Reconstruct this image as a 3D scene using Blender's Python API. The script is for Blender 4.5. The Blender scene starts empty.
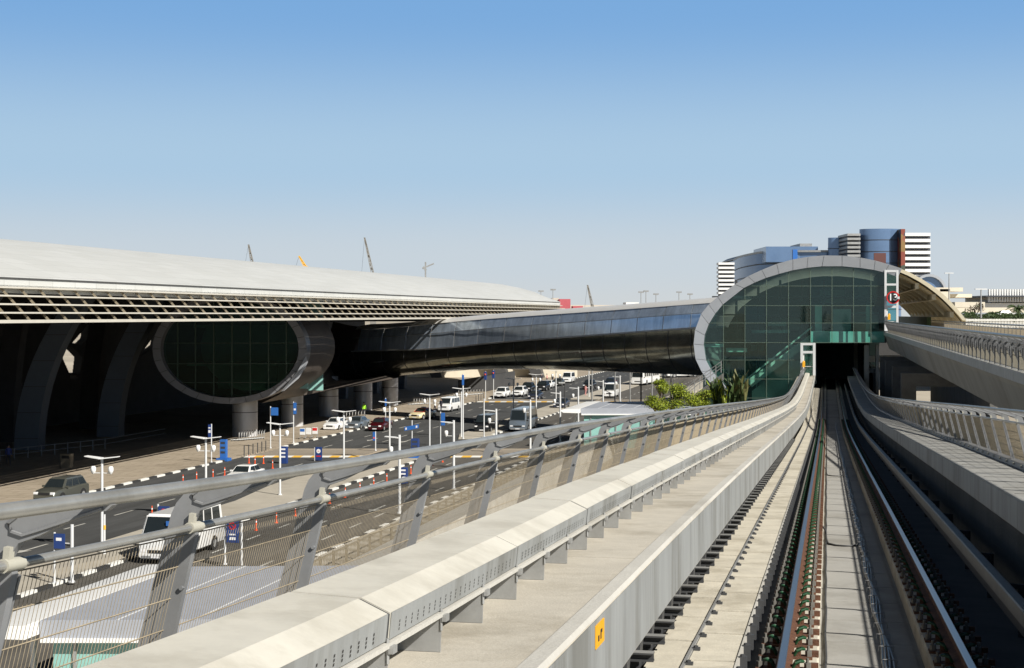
import bpy, math, random
from mathutils import Vector, Matrix
random.seed(7)
R = math.radians
SC = bpy.context.scene
COL = SC.collection
E = 13.5                      # eye height above the road
F = 1500.0                    # focal length in pixels of the 1024 wide picture
CX, HY = 512.0, 315.0
TX, TY = 0.2055, 0.9787       # direction of the track
RX, RY = 0.2167, 0.9762       # direction of road and terminal

# ------------------------------------------------------------ helpers
def ground(x, y, z=0.0):
    d = (E - z) * F / (y - HY)
    return Vector(((x - CX) / F * d, d, z))
def at(x, y, d):
    return Vector(((x - CX) / F * d, d, E - (y - HY) / F * d))
def pchip(xs, ys):
    n = len(xs); h = [xs[i+1]-xs[i] for i in range(n-1)]; dl = [(ys[i+1]-ys[i])/h[i] for i in range(n-1)]
    m = [dl[0]] + [0 if dl[i-1]*dl[i] <= 0 else 2*dl[i-1]*dl[i]/(dl[i-1]+dl[i]) for i in range(1, n-1)] + [dl[-1]]
    def f(x):
        if x <= xs[0]: return ys[0] + m[0]*(x-xs[0])
        if x >= xs[-1]: return ys[-1]
        i = 0
        while x > xs[i+1]: i += 1
        t = (x-xs[i])/h[i]
        return ((2*t**3-3*t*t+1)*ys[i] + (t**3-2*t*t+t)*h[i]*m[i] + (-2*t**3+3*t*t)*ys[i+1] + (t**3-t*t)*h[i]*m[i+1])
    return f
DROP = pchip([0, 5, 12, 25.6, 45, 72, 90, 110, 146, 300], [2.20, 2.50, 2.82, 3.5, 4.5, 5.83, 6.58, 7.0, 7.2, 7.25])
def T(Y, u, h):               # point beside the track: distance, sideways offset, height above the rail head
    return Vector((0.4 + 0.21*Y + TY*u, Y - TX*u, E - DROP(Y) + h))
def U(Y, u, z):               # same with an absolute height
    return Vector((0.4 + 0.21*Y + TY*u, Y - TX*u, z))
def RD(w, v, z=0.0):          # road frame: w forward distance, v sideways offset
    return Vector((v + 0.222*w, w, z))

class MB:
    def __init__(s): s.v = []; s.f = []; s.m = []
    def add(s, vs, fs, mi=0):
        b = len(s.v); s.v += [Vector(p) for p in vs]
        for f in fs: s.f.append([b+i for i in f]); s.m.append(mi)
        return s
    def box(s, x0, x1, y0, y1, z0, z1, mi=0):
        return s.add([(x0,y0,z0),(x1,y0,z0),(x1,y1,z0),(x0,y1,z0),(x0,y0,z1),(x1,y0,z1),(x1,y1,z1),(x0,y1,z1)],
                     [(0,3,2,1),(4,5,6,7),(0,1,5,4),(1,2,6,5),(2,3,7,6),(3,0,4,7)], mi)
    def hexa(s, b, t, mi=0):   # four bottom and four top points
        return s.add(list(b)+list(t), [(0,3,2,1),(4,5,6,7),(0,1,5,4),(1,2,6,5),(2,3,7,6),(3,0,4,7)], mi)
    def beam(s, p, q, w, h, mi=0, up=(0,0,1)):
        p = Vector(p); q = Vector(q); d = (q-p).normalized(); a = d.cross(Vector(up))
        if a.length < 1e-4: a = d.cross(Vector((1,0,0)))
        a.normalize(); b = a.cross(d).normalized(); a = a*w/2; b = b*h/2
        return s.hexa([p-a-b, p+a-b, q+a-b, q-a-b], [p-a+b, p+a+b, q+a+b, q-a+b], mi)
    def loft(s, secs, mi=0, closed=True, caps=True):
        n = len(secs[0]); b = len(s.v)
        for c in secs: s.v += [Vector(p) for p in c]
        for i in range(len(secs)-1):
            for j in range(n if closed else n-1):
                k = (j+1) % n
                s.f.append([b+i*n+j, b+i*n+k, b+(i+1)*n+k, b+(i+1)*n+j]); s.m.append(mi)
        if caps and closed:
            s.f.append([b+j for j in reversed(range(n))]); s.m.append(mi)
            s.f.append([b+(len(secs)-1)*n+j for j in range(n)]); s.m.append(mi)
        return s
    def tube(s, pts, r, n=8, mi=0, caps=True):
        pts = [Vector(p) for p in pts]; secs = []
        for i, p in enumerate(pts):
            d = (pts[min(i+1, len(pts)-1)] - pts[max(i-1, 0)]).normalized()
            a = d.cross(Vector((0,0,1)))
            if a.length < 1e-3: a = d.cross(Vector((0,1,0)))
            a.normalize(); b = d.cross(a); rr = r[i] if isinstance(r, (list, tuple)) else r
            secs.append([p + (a*math.cos(2*math.pi*k/n) + b*math.sin(2*math.pi*k/n))*rr for k in range(n)])
        return s.loft(secs, mi, True, caps)
    def prism(s, poly, off, mi=0):
        poly = [Vector(p) for p in poly]; off = Vector(off)
        return s.loft([poly, [p+off for p in poly]], mi)
    def sphere(s, c, r, n=10, k=6, mi=0, sc=(1,1,1)):
        c = Vector(c); secs = []
        for i in range(k+1):
            a = -math.pi/2 + math.pi*i/k
            rr = max(math.cos(a), 0.02)*r
            secs.append([c + Vector((rr*math.cos(2*math.pi*j/n)*sc[0], rr*math.sin(2*math.pi*j/n)*sc[1], math.sin(a)*r*sc[2])) for j in range(n)])
        return s.loft(secs, mi)
    def build(s, name, mats, parent=None, smooth=None, local=False, bevel=0):
        if not isinstance(mats, (list, tuple)): mats = [mats]
        if parent is None:
            if local: L = Vector((0,0,0))
            else:
                xs = [p.x for p in s.v]; ys = [p.y for p in s.v]; zs = [p.z for p in s.v]
                L = Vector(((min(xs)+max(xs))/2, (min(ys)+max(ys))/2, min(zs)))
        else:
            L = Vector((0,0,0)); q = parent
            while q is not None: L += q.location; q = q.parent
        if local: off = Vector((0,0,0))
        else: off = L
        me = bpy.data.meshes.new(name)
        me.from_pydata([tuple(p-off) for p in s.v], [], s.f)
        for m in mats: me.materials.append(m)
        if len(mats) > 1: me.polygons.foreach_set('material_index', s.m)
        me.update()
        import bmesh
        bm = bmesh.new(); bm.from_mesh(me); bmesh.ops.recalc_face_normals(bm, faces=bm.faces)
        if bevel:
            bmesh.ops.bevel(bm, geom=[e for e in bm.edges if len(e.link_faces) == 2 and e.calc_face_angle(0) > 0.6], offset=bevel, segments=2, affect='EDGES', clamp_overlap=True)
        bm.to_mesh(me); bm.free()
        if smooth:
            me.shade_smooth(); me.set_sharp_from_angle(angle=R(smooth))
        o = bpy.data.objects.new(name, me); COL.objects.link(o)
        if parent is None: o.location = L if not local else (0,0,0)
        else: o.parent = parent
        return o

def tag(o, label=None, cat=None, group=None, kind=None):
    if label: o['label'] = label
    if cat: o['category'] = cat
    if group: o['group'] = group
    if kind: o['kind'] = kind
    return o
def thing(name, loc, label, cat, group=None, rz=0):
    o = bpy.data.objects.new(name, None); COL.objects.link(o); o.location = loc; o.rotation_euler = (0,0,rz)
    o.empty_display_size = 0.3
    return tag(o, label, cat, group)
def copy_tree(o, parent=None, loc=None, rz=None, label=None):
    c = o.copy(); COL.objects.link(c); c.parent = parent
    if loc is not None: c.location = loc
    if rz is not None: c.rotation_euler = (0,0,rz)
    if label: c['label'] = label
    for ch in list(o.children): copy_tree(ch, c)
    return c

# ------------------------------------------------------------ materials
def M(name, col, rough=0.6, metal=0.0, var=0.12, scale=1.5, bump=0.0, bscale=30.0, spec=0.5, streak=None, dirt=0.0, coat=0.0, road=False):
    m = bpy.data.materials.new(name); m.use_nodes = True; nt = m.node_tree; N = nt.nodes; Lk = nt.links
    b = N['Principled BSDF']; b.inputs['Roughness'].default_value = rough; b.inputs['Metallic'].default_value = metal
    b.inputs['Specular IOR Level'].default_value = spec; b.inputs['Coat Weight'].default_value = coat
    if len(col) == 3: col = (*col, 1)
    if var <= 0 and not bump:
        b.inputs['Base Color'].default_value = col; return m
    tc = N.new('ShaderNodeTexCoord'); mp = N.new('ShaderNodeMapping'); Lk.new(tc.outputs['Object'], mp.inputs['Vector'])
    if streak: mp.inputs['Scale'].default_value = streak
    if road: mp.vector_type = 'TEXTURE'; mp.inputs['Rotation'].default_value = (0,0,R(77.5)); mp.inputs['Scale'].default_value = (9,1,1)
    n1 = N.new('ShaderNodeTexNoise'); n1.inputs['Scale'].default_value = scale; n1.inputs['Detail'].default_value = 9; n1.inputs['Roughness'].default_value = .74
    Lk.new(mp.outputs[0], n1.inputs['Vector'])
    rp = N.new('ShaderNodeValToRGB'); rp.color_ramp.elements[0].position = .3; rp.color_ramp.elements[1].position = .7
    rp.color_ramp.elements[0].color = tuple(c*(1-var) for c in col[:3])+(1,); rp.color_ramp.elements[1].color = tuple(min(1, c*(1+var)) for c in col[:3])+(1,)
    Lk.new(n1.outputs['Fac'], rp.inputs['Fac']); out = rp.outputs['Color']
    if dirt > 0:
        n2 = N.new('ShaderNodeTexNoise'); n2.inputs['Scale'].default_value = scale*0.35; n2.inputs['Detail'].default_value = 8; n2.inputs['Roughness'].default_value = .7
        Lk.new(mp.outputs[0], n2.inputs['Vector'])
        r2 = N.new('ShaderNodeValToRGB'); r2.color_ramp.elements[0].position = .48; r2.color_ramp.elements[1].position = .62
        r2.color_ramp.elements[0].color = (0,0,0,1); r2.color_ramp.elements[1].color = (dirt,)*3+(1,)
        Lk.new(n2.outputs['Fac'], r2.inputs['Fac'])
        mx = N.new('ShaderNodeMix'); mx.data_type = 'RGBA'; Lk.new(r2.outputs['Color'], mx.inputs[0]); Lk.new(out, mx.inputs[6])
        mx.inputs[7].default_value = (col[0]*.45, col[1]*.42, col[2]*.36, 1); out = mx.outputs[2]
    Lk.new(out, b.inputs['Base Color'])
    if bump:
        n3 = N.new('ShaderNodeTexNoise'); n3.inputs['Scale'].default_value = bscale; n3.inputs['Detail'].default_value = 4
        Lk.new(tc.outputs['Object'], n3.inputs['Vector'])
        bp = N.new('ShaderNodeBump'); bp.inputs['Strength'].default_value = bump; bp.inputs['Distance'].default_value = .02
        Lk.new(n3.outputs['Fac'], bp.inputs['Height']); Lk.new(bp.outputs[0], b.inputs['Normal'])
    return m
def glass(name, tint, gloss=0.12, rough=0.02, ior=1.5, gcol=(.9,.95,1), film=None, filmamt=0.0):
    m = bpy.data.materials.new(name); m.use_nodes = True; nt = m.node_tree; N = nt.nodes; Lk = nt.links
    N.remove(N['Principled BSDF']); out = N['Material Output']
    t = N.new('ShaderNodeBsdfTransparent'); t.inputs['Color'].default_value = (*tint, 1)
    g = N.new('ShaderNodeBsdfGlossy'); g.inputs['Roughness'].default_value = rough; g.inputs['Color'].default_value = (*gcol, 1)
    fr = N.new('ShaderNodeFresnel'); fr.inputs['IOR'].default_value = ior
    ad = N.new('ShaderNodeMath'); ad.operation = 'ADD'; ad.use_clamp = True; ad.inputs[1].default_value = gloss; Lk.new(fr.outputs[0], ad.inputs[0])
    mx = N.new('ShaderNodeMixShader'); Lk.new(ad.outputs[0], mx.inputs[0]); Lk.new(t.outputs[0], mx.inputs[1]); Lk.new(g.outputs[0], mx.inputs[2])
    res = mx
    if film:
        d = N.new('ShaderNodeBsdfDiffuse'); d.inputs['Color'].default_value = (*film, 1)
        m2 = N.new('ShaderNodeMixShader'); m2.inputs[0].default_value = filmamt; Lk.new(mx.outputs[0], m2.inputs[1]); Lk.new(d.outputs[0], m2.inputs[2]); res = m2
    Lk.new(res.outputs[0], out.inputs['Surface'])
    return m
def flat(name, col, rough=.5, metal=0, spec=.5): return M(name, col, rough, metal, var=0, spec=spec)

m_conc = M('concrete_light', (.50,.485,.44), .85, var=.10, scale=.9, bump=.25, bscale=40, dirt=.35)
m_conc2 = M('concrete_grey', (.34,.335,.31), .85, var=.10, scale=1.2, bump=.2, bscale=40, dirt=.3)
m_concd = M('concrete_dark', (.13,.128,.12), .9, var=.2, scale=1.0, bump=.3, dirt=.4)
m_frp = M('duct_cover_shell', (.60,.575,.50), .55, var=.08, scale=3.5, bump=.04, bscale=40, dirt=.28)
m_floor = M('walkway_floor', (.49,.455,.385), .9, var=.13, scale=1.8, bump=.2, bscale=60, dirt=.5)
m_slab = M('trough_slab', (.56,.52,.425), .85, var=.18, scale=2.2, bump=.2, bscale=40, dirt=.5)
m_bedshade = M('bed_shade_tone', (.12,.12,.12), .9, var=.25, scale=1.5, bump=.2)  # near-black tone for the shade painted over the right bed
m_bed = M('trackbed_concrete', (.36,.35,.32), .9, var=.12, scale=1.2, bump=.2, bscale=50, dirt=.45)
m_shr = M('dull_shroud', (.17,.18,.18), .55, metal=.2, var=.15, scale=3)
m_galv = M('galvanised_steel', (.36,.365,.36), .45, metal=.35, var=.18, scale=3, dirt=.3)
m_paint = M('grey_steel_paint', (.23,.235,.24), .5, metal=.1, var=.12, scale=3, dirt=.25)
m_tube = M('rail_tube_steel', (.36,.355,.33), .35, metal=.45, var=.15, scale=5, dirt=.35)
m_clamp = M('pale_clamp', (.42,.405,.34), .5, var=.08)
m_wire = M('tan_wire', (.33,.275,.19), .6, metal=.0, var=.25, scale=9)
m_side = M('duct_side_metal', (.29,.30,.295), .7, var=.16, scale=2.2, dirt=.6, streak=(1.6,1.6,.22))
m_rail = M('rail_steel', (.15,.165,.20), .28, metal=.9, var=.08, scale=20)
m_rust = M('rusty_iron', (.11,.048,.025), .85, var=.45, scale=14, bump=.4, bscale=60)
m_green = flat('green_clip', (.008,.06,.022), .5)
m_gird = M('weathered_shaded_girder', (.24,.24,.22), .9, var=.15, scale=.6, dirt=.4, streak=(1,1,.4))  # base grey darkened to stand in for shade; the streaks are weathering
m_bolt = M('grey_bolt', (.14,.135,.12), .6, var=.2, scale=30)
m_black = flat('black_rubber', (.02,.02,.02), .7)
m_cable = flat('dark_cable', (.05,.05,.05), .6)
m_dark = M('dark_steel', (.05,.052,.055), .6, var=.2)
m_slot = flat('vent_slot', (.035,.033,.03), .9)
m_yellow = flat('yellow_plate', (.85,.42,.02), .5)
m_white = M('white_paint', (.78,.78,.76), .5, var=.05)
m_whitem = M('white_metal', (.62,.63,.63), .4, var=.06, scale=3)
m_glassg = glass('green_station_glass', (.66,.93,.86), .03, .03, 1.45, (.75,.95,.92), (.05,.14,.13), .055)
m_glassd = glass('dark_green_glass', (.35,.55,.42), .0, .05, 1.25, (.8,.95,.9), (.005,.016,.010), .5)
m_carglass = flat('car_glass', (.015,.02,.022), .06, spec=.8)
m_asph = M('asphalt', (.052,.053,.052), .9, var=.38, scale=.9, bump=.3, bscale=80, dirt=.3, road=True)
m_asph2 = M('worn_asphalt', (.092,.084,.071), .9, var=.32, scale=.9, bump=.3, bscale=80, dirt=.4, road=True)
m_pave = M('beige_paving', (.37,.31,.235), .9, var=.12, scale=.35, bump=.2, bscale=30, dirt=.3)
m_island = M('island_paving', (.40,.365,.30), .9, var=.12, scale=.4, bump=.2, dirt=.25)
m_sand = M('sandy_ground', (.42,.37,.29), .95, var=.2, scale=.03, dirt=.3)
m_kb = flat('kerb_black', (.03,.03,.03), .8)
m_kw = M('kerb_white', (.72,.71,.66), .7, var=.1)
m_mark = M('road_marking', (.46,.45,.41), .8, var=.4, scale=2.5, dirt=.6)
m_ylw = M('yellow_marking', (.72,.42,.05), .8, var=.15, scale=3)
m_roof = M('terminal_roof_metal', (.62,.625,.60), .5, metal=.1, var=.05, scale=.15, streak=(1,.15,1))
m_louv = M('louvre_blade', (.55,.52,.45), .5, var=.08)
m_louvd = M('louvre_web', (.20,.17,.12), .6, var=.1)
m_fin = M('fin_cladding', (.10,.12,.145), .45, metal=.2, var=.1, scale=.5)
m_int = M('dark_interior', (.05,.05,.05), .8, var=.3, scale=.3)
m_ring = M('ring_cladding', (.42,.44,.47), .35, metal=.35, var=.06, scale=.6)
m_ring2 = M('window_ring_cladding', (.19,.19,.20), .4, metal=.3, var=.06, scale=.6)
m_joint = flat('panel_joint', (.06,.06,.06), .8)
m_col = M('column_cladding', (.62,.62,.63), .4, metal=.25, var=.06, scale=1)
m_brown = M('brown_soffit', (.11,.092,.078), .6, metal=.3, var=.2, scale=.4)
m_btop = M('bridge_roof_metal', (.66,.65,.62), .4, metal=.2, var=.05)
m_bglass = M('bridge_glass', (.46,.54,.64), .18, metal=.45, var=.30, scale=.7, spec=.9, streak=(1.6,1.6,.35), dirt=.3)
m_bdark = M('bridge_polished_cladding', (.24,.245,.21), .16, metal=.9, var=.5, scale=.3)
m_cream = M('cream_wall', (.66,.60,.48), .8, var=.08, scale=.5)
m_teal = M('teal_panel', (.24,.46,.42), .3, var=.15, scale=.3)
m_beige = M('canopy_rib', (.58,.52,.38), .6, var=.06)
m_blueg = M('hotel_blue_glass', (.13,.21,.35), .2, metal=.25, var=.12, scale=.08, spec=.9)
m_hdark = flat('hotel_dark', (.04,.045,.055), .5)
m_leaf = M('bright_leaf', (.27,.33,.02), .6, var=.5, scale=2.2)
m_leafd = M('dark_leaf', (.045,.075,.02), .6, var=.4, scale=2)
m_trunk = M('bark', (.14,.10,.07), .9, var=.2, scale=8)
m_orange = flat('orange_plastic', (.85,.10,.02), .5)
m_blue = M('blue_sign', (.02,.05,.19), .4, var=.05)
m_blue2 = M('light_blue_sign', (.03,.14,.45), .4, var=.05)
m_red = flat('red_paint', (.6,.02,.02), .4)
def fabric():
    m = bpy.data.materials.new('canopy_membrane'); m.use_nodes = True; N = m.node_tree.nodes; Lk = m.node_tree.links
    b = N['Principled BSDF']; b.inputs['Base Color'].default_value = (.55,.48,.33,1); b.inputs['Roughness'].default_value = .8
    t = N.new('ShaderNodeBsdfTranslucent'); t.inputs['Color'].default_value = (.55,.47,.30,1)
    mx = N.new('ShaderNodeMixShader'); mx.inputs[0].default_value = .5
    Lk.new(b.outputs[0], mx.inputs[1]); Lk.new(t.outputs[0], mx.inputs[2]); Lk.new(mx.outputs[0], N['Material Output'].inputs['Surface'])
    return m
m_fab = fabric()
# ------------------------------------------------------------ the viaduct we ride on
def ys(a, b, near=1.0):
    out = [a]; y = a
    while y < b - 1e-6:
        y = min(b, y + max(near, y*0.05)); out.append(y)
    return out
YEND = 152.0
def run(mb, prof, a, b, mi=0, near=1.0):
    mb.loft([[T(Y, u, h) for u, h in prof] for Y in ys(a, b, near)], mi)

via = thing('viaduct', U(60, 0, 0), 'pale concrete railway viaduct sloping down under the glass station front', 'viaduct')
mb = MB(); run(mb, [(-1.79,-.45),(2.3,-.45),(2.3,-.36),(-1.79,-.36)], 1.5, YEND); mb.build('trackbed', m_bed, via)
mb = MB()
Y = 2.0
while Y < YEND-2:
    a = Y+.012; b = Y+1.45
    mb.hexa([T(a,-.43,-.358),T(a,.44,-.358),T(b,.44,-.358),T(b,-.43,-.358)], [T(a,-.43,-.345),T(a,.44,-.345),T(b,.44,-.345),T(b,-.43,-.345)])
    Y += 1.462
mb.build('trackbed_slab', m_bed, via)
for sgn, (i, o, lo) in ((-1, (1.56, 3.3, .60)), (1, (1.64, 2.95, .71))):
    mb = MB()
    Y = 1.0; L = 5.6 if sgn > 0 else 9.0
    while Y < YEND:
        b = min(Y+L-.02, YEND); 
        S = [[T(q, sgn*i, lo), T(q, sgn*o, lo), T(q, sgn*o, 1.05), T(q, sgn*(i+.012), 1.05), T(q, sgn*i, 1.04)] for q in ys(Y, b, 1.0)]
        mb.loft(S); Y += L
    mb.build('walkway', m_floor if sgn < 0 else m_conc2, via)
    mb = MB(); run(mb, [(sgn*2.0,-1.2),(sgn*2.3,-1.2),(sgn*2.3,lo-.004),(sgn*2.0,lo-.004)], 1.5, YEND, near=2); mb.build('web_wall', m_concd, via)  # both webs coloured dark to stand in for shade in the recess
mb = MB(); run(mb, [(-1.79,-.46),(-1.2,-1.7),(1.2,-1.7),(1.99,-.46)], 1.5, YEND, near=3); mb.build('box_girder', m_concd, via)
mb = MB(); run(mb, [(1.636,.72),(1.640,.72),(1.640,1.03),(1.636,1.03)], 1.5, YEND, near=1); mb.build('fascia', m_side, via)  # darker grey paints in the shade on the right walkway face
mb = MB(); run(mb, [(-1.554,.61),(-1.558,.61),(-1.558,1.045),(-1.554,1.045)], 1.5, YEND, near=1); mb.build('fascia', m_side, via)
mb = MB(); run(mb, [(-1.56,1.053),(-1.66,1.053),(-1.66,1.075),(-1.575,1.075)], 1.5, YEND, near=1); mb.build('edge_strip', m_conc, via)
for Y in (18, 48, 78, 108, 138):
    mb = MB(); t = T(Y,0,-1.7); c = U(Y,0,0)
    secs = []
    for z, w, dd in ((0,.9,.8),(t.z-3,.9,.8),(t.z-1.2,1.4,.9),(t.z,2.2,1.0)):
        secs.append([U(Y-dd,-w,z),U(Y-dd,w,z),U(Y+dd,w,z),U(Y+dd,-w,z)])
    mb.loft(secs); mb.build('pier', m_conc2, via)
# joint cover plates across the right walkway
for Y in [4.0+1.12*k for k in range(95)]:
    mb = MB(); mb.hexa([T(Y,1.70,1.0505),T(Y,2.44,1.0505),T(Y+.022,2.44,1.0505),T(Y+.022,1.70,1.0505)], [T(Y,1.70,1.054),T(Y,2.44,1.054),T(Y+.022,2.44,1.054),T(Y+.022,1.70,1.054)]); mb.build('joint_strip', m_concd, via)
mb = MB()
mb.hexa([T(30,-1.70,1.0505),T(30,-2.1,1.0505),T(30.05,-2.1,1.0505),T(30.05,-1.7,1.0505)], [T(30,-1.70,1.054),T(30,-2.1,1.054),T(30.05,-2.1,1.054),T(30.05,-1.7,1.054)])
mb.build('joint_strip', m_concd, via)
# kerb on the right walkway foot
mb = MB(); run(mb, [(1.03,-.359),(1.985,-.359),(1.985,-.352),(1.03,-.352)], 1.5, YEND); mb.build('bed_shade_sheet', m_bedshade, via)  # dark sheet laid on the bed in place of deep shade
mb = MB(); run(mb, [(2.46,1.05),(2.60,1.05),(2.60,1.15),(2.47,1.13)], 1.5, YEND); mb.build('kerb_upstand', m_paint, via)
for k in range(60):
    Y = 9+.93*k; mb = MB(); mb.sphere(T(Y,2.455,1.10), .022, 8, 5); mb.build('kerb_bolt', m_clamp, via)

# ------------------------------------------------------------ track
trk = thing('railway_track', T(14,0,-.3), 'single railway track with bright steel rails running straight into the station', 'railway track')
for sgn in (-1, 1):
    c = sgn*.7525
    mb = MB()
    run(mb, [(c-.07,-.15),(c+.07,-.15),(c+.07,-.135),(c+.012,-.115),(c+.012,-.045),(c+.036,-.035),(c+.036,-.008),(c+.024,0),(c-.024,0),(c-.036,-.008),(c-.036,-.035),(c-.012,-.045),(c-.012,-.115),(c-.07,-.135)], 1.5, YEND+60, near=.8)
    rl_ = mb.build('rail', m_rust, trk, smooth=40)
    mb = MB(); run(mb, [(c-.027,.001),(c-.034,-.004),(c-.034,-.002),(c-.027,.003),(c+.027,.003),(c+.034,-.002),(c+.034,-.004),(c+.027,.001)], 1.5, YEND+60, near=.8); mb.build('running_surface', m_rail, rl_)
for a, b in ((-.93,-.46), (.50,1.02)):
    mb = MB(); Y = 1.5
    while Y < YEND+20:
        e = Y+4.4; run(mb, [(a,-.37),(b,-.37),(b,-.19),(b-.02,-.17),(a+.02,-.17),(a,-.19)], Y, e, near=1.2); Y += 4.45
    mb.build('plinth', m_slab, trk)
def fastener(mb, Y, c):
    def bx(u0,u1,y0,y1,h0,h1,mi):
        mb.hexa([T(Y+y0,c+u0,h0),T(Y+y0,c+u1,h0),T(Y+y1,c+u1,h0),T(Y+y1,c+u0,h0)], [T(Y+y0,c+u0,h1),T(Y+y0,c+u1,h1),T(Y+y1,c+u1,h1),T(Y+y1,c+u0,h1)], mi)
    bx(-.235,.235,-.09,.09,-.17,-.152,0)
    for s in (-1,1):
        p = [(.078,-.04,-.14),(.10,-.045,-.10),(.14,-.03,-.085),(.165,0,-.09),(.14,.03,-.085),(.10,.045,-.10),(.078,.04,-.14)]
        mb.tube([T(Y+y, c+s*u, h) for u,y,h in p], .013, 5, 1)
        bx(min(s*.09,s*.135), max(s*.09,s*.135), -.03,.03,-.152,-.10,0)
        mb.tube([T(Y,c+s*.20,-.155),T(Y,c+s*.20,-.10)], .03, 6, 2); mb.tube([T(Y,c+s*.20,-.10),T(Y,c+s*.20,-.06)], .014, 5, 2)
        if s > 0: bx(min(s*.225,s*.29), max(s*.225,s*.29), .06,.14,-.17,-.12,0)
rest = MB()
k = 0
for i in range(210):
    Y = 9.0 + .6*i
    if i < 50 and Y:
        for c in (-.7525, .7525):
            mb = MB(); fastener(mb, Y, c); mb.build('rail_fastener', [m_rust, m_green, m_bolt], trk)
    elif Y < 100:
        for c in (-.7525, .7525): fastener(rest, Y, c)
o = rest.build('rail_fastener', [m_rust, m_green, m_bolt], trk); o['kind'] = 'stuff'

# third rail
tr = thing('conductor_rail', T(20,1.36,-.35), 'shrouded square conductor rail in the shade right of the right-hand rail', 'conductor rail')
mb = MB(); Y = 1.5
while Y < YEND:
    run(mb, [(1.30,.14),(1.42,.14),(1.42,.27),(1.40,.285),(1.31,.285),(1.30,.27)], Y, min(Y+5.98, YEND), near=2); Y += 6.0
mb.build('shroud', m_shr, tr, bevel=0)
mb = MB(); run(mb, [(1.33,.02),(1.39,.02),(1.39,.14),(1.33,.14)], 1.5, YEND, near=2); mb.build('contact_rail', m_dark, tr)
for Y in [4+3.0*k for k in range(45)]:
    mb = MB(); mb.tube([T(Y,1.60,-.36),T(Y,1.60,.2)], .04, 8); mb.beam(T(Y,1.60,.17),T(Y,1.36,.2),.05,.05); mb.build('support_bracket', m_dark, tr)

# cable trough on the left
ct = thing('cable_trough', T(14,-1.4,-.35), 'low trough with two rows of beige concrete covers left of the left-hand rail', 'cable trough')
mb = MB(); run(mb, [(-1.76,-.36),(-1.12,-.36),(-1.12,-.03),(-1.76,-.03)], 1.5, YEND-4, near=1.5); mb.build('trough_wall', m_dark, ct)
for (a, b, ph) in ((-1.785,-1.505,0), (-1.475,-1.10,.45)):
    mb = MB(); Y = 2.0+ph
    while Y < YEND-6:
        j = random.uniform(-.006,.006); tz = random.uniform(-.004,.004)
        p = [T(Y+.03,a+j,0),T(Y+.03,b+j,0),T(Y+1.285,b+j,0),T(Y+1.285,a+j,0)]
        q = [T(Y+.03,a+j,.05+tz),T(Y+.03,b+j,.05),T(Y+1.285,b+j,.05+tz),T(Y+1.285,a+j,.05)]
        mb.hexa(p, q); Y += 1.32
    mb.build('cover_row', m_slab, ct)
mb = MB(); run(mb, [(-1.503,.0),(-1.477,.0),(-1.477,.066),(-1.503,.066)], 1.5, YEND-6, near=1.5); mb.build('divider_strip', m_galv, ct)
mb = MB(); run(mb, [(-1.098,-.02),(-1.075,-.02),(-1.075,.062),(-1.098,.062)], 1.5, YEND-6, near=1.5); mb.build('edge_angle', m_conc, ct)
for u, ph in ((-1.455, .3), (-1.055, .0)):
    for i in range(50):
        Y = 9.2+ph+.66*i*(1.0 if u < -1.2 else .8)
        mb = MB(); mb.tube([T(Y,u,-.02),T(Y,u,.085)], .02, 6); mb.hexa([T(Y-.035,u-.025,-.06),T(Y-.035,u+.035,-.06),T(Y+.035,u+.035,-.06),T(Y+.035,u-.025,-.06)],[T(Y-.035,u-.025,.07),T(Y-.035,u+.035,.07),T(Y+.035,u+.035,.07),T(Y+.035,u-.025,.07)])
        mb.build('clip_bolt', m_dark, ct)
ob = MB()
for u, ph in ((-1.455, .3), (-1.055, .0)):
    for i in range(50, 170):
        Y = 9.2+ph+.66*i*(1.0 if u < -1.2 else .8)
        if Y < 110: ob.tube([T(Y,u,-.02),T(Y,u,.085)], .025, 5)
o = ob.build('clip_bolt', m_dark, ct); o['kind'] = 'stuff'
# steel stubs carrying the walkway edge
sb = thing('walkway_bracket_row', T(14,-1.9,-.35), 'row of short steel stubs reaching out from under the left walkway edge', 'steel brackets')
for i in range(75):
    Y = 5.0+.78*i
    mb = MB()
    mb.beam(T(Y,-2.0,.17),T(Y,-1.70,.17),.085,.012); mb.beam(T(Y,-2.0,.115),T(Y,-1.70,.115),.07,.012); mb.beam(T(Y,-2.0,.142),T(Y,-1.70,.142),.012,.05)
    mb.beam(T(Y+.1,-1.98,-.33),T(Y+.35,-1.82,.03),.03,.03)
    mb.hexa([T(Y+.12,-2.0,-.36),T(Y+.12,-1.86,-.36),T(Y+.3,-1.86,-.36),T(Y+.3,-2.0,-.36)],[T(Y+.12,-2.0,.5),T(Y+.12,-1.80,.5),T(Y+.3,-1.80,.5),T(Y+.3,-2.0,.5)])
    mb.build('bracket', [m_dark], sb)
    mb = MB(); mb.beam(T(Y,-2.0,.179),T(Y,-1.70,.179),.08,.004); mb.build('bracket_lit_top', m_galv, sb)  # paler strip paints the sunlit top of each dark stub

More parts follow.
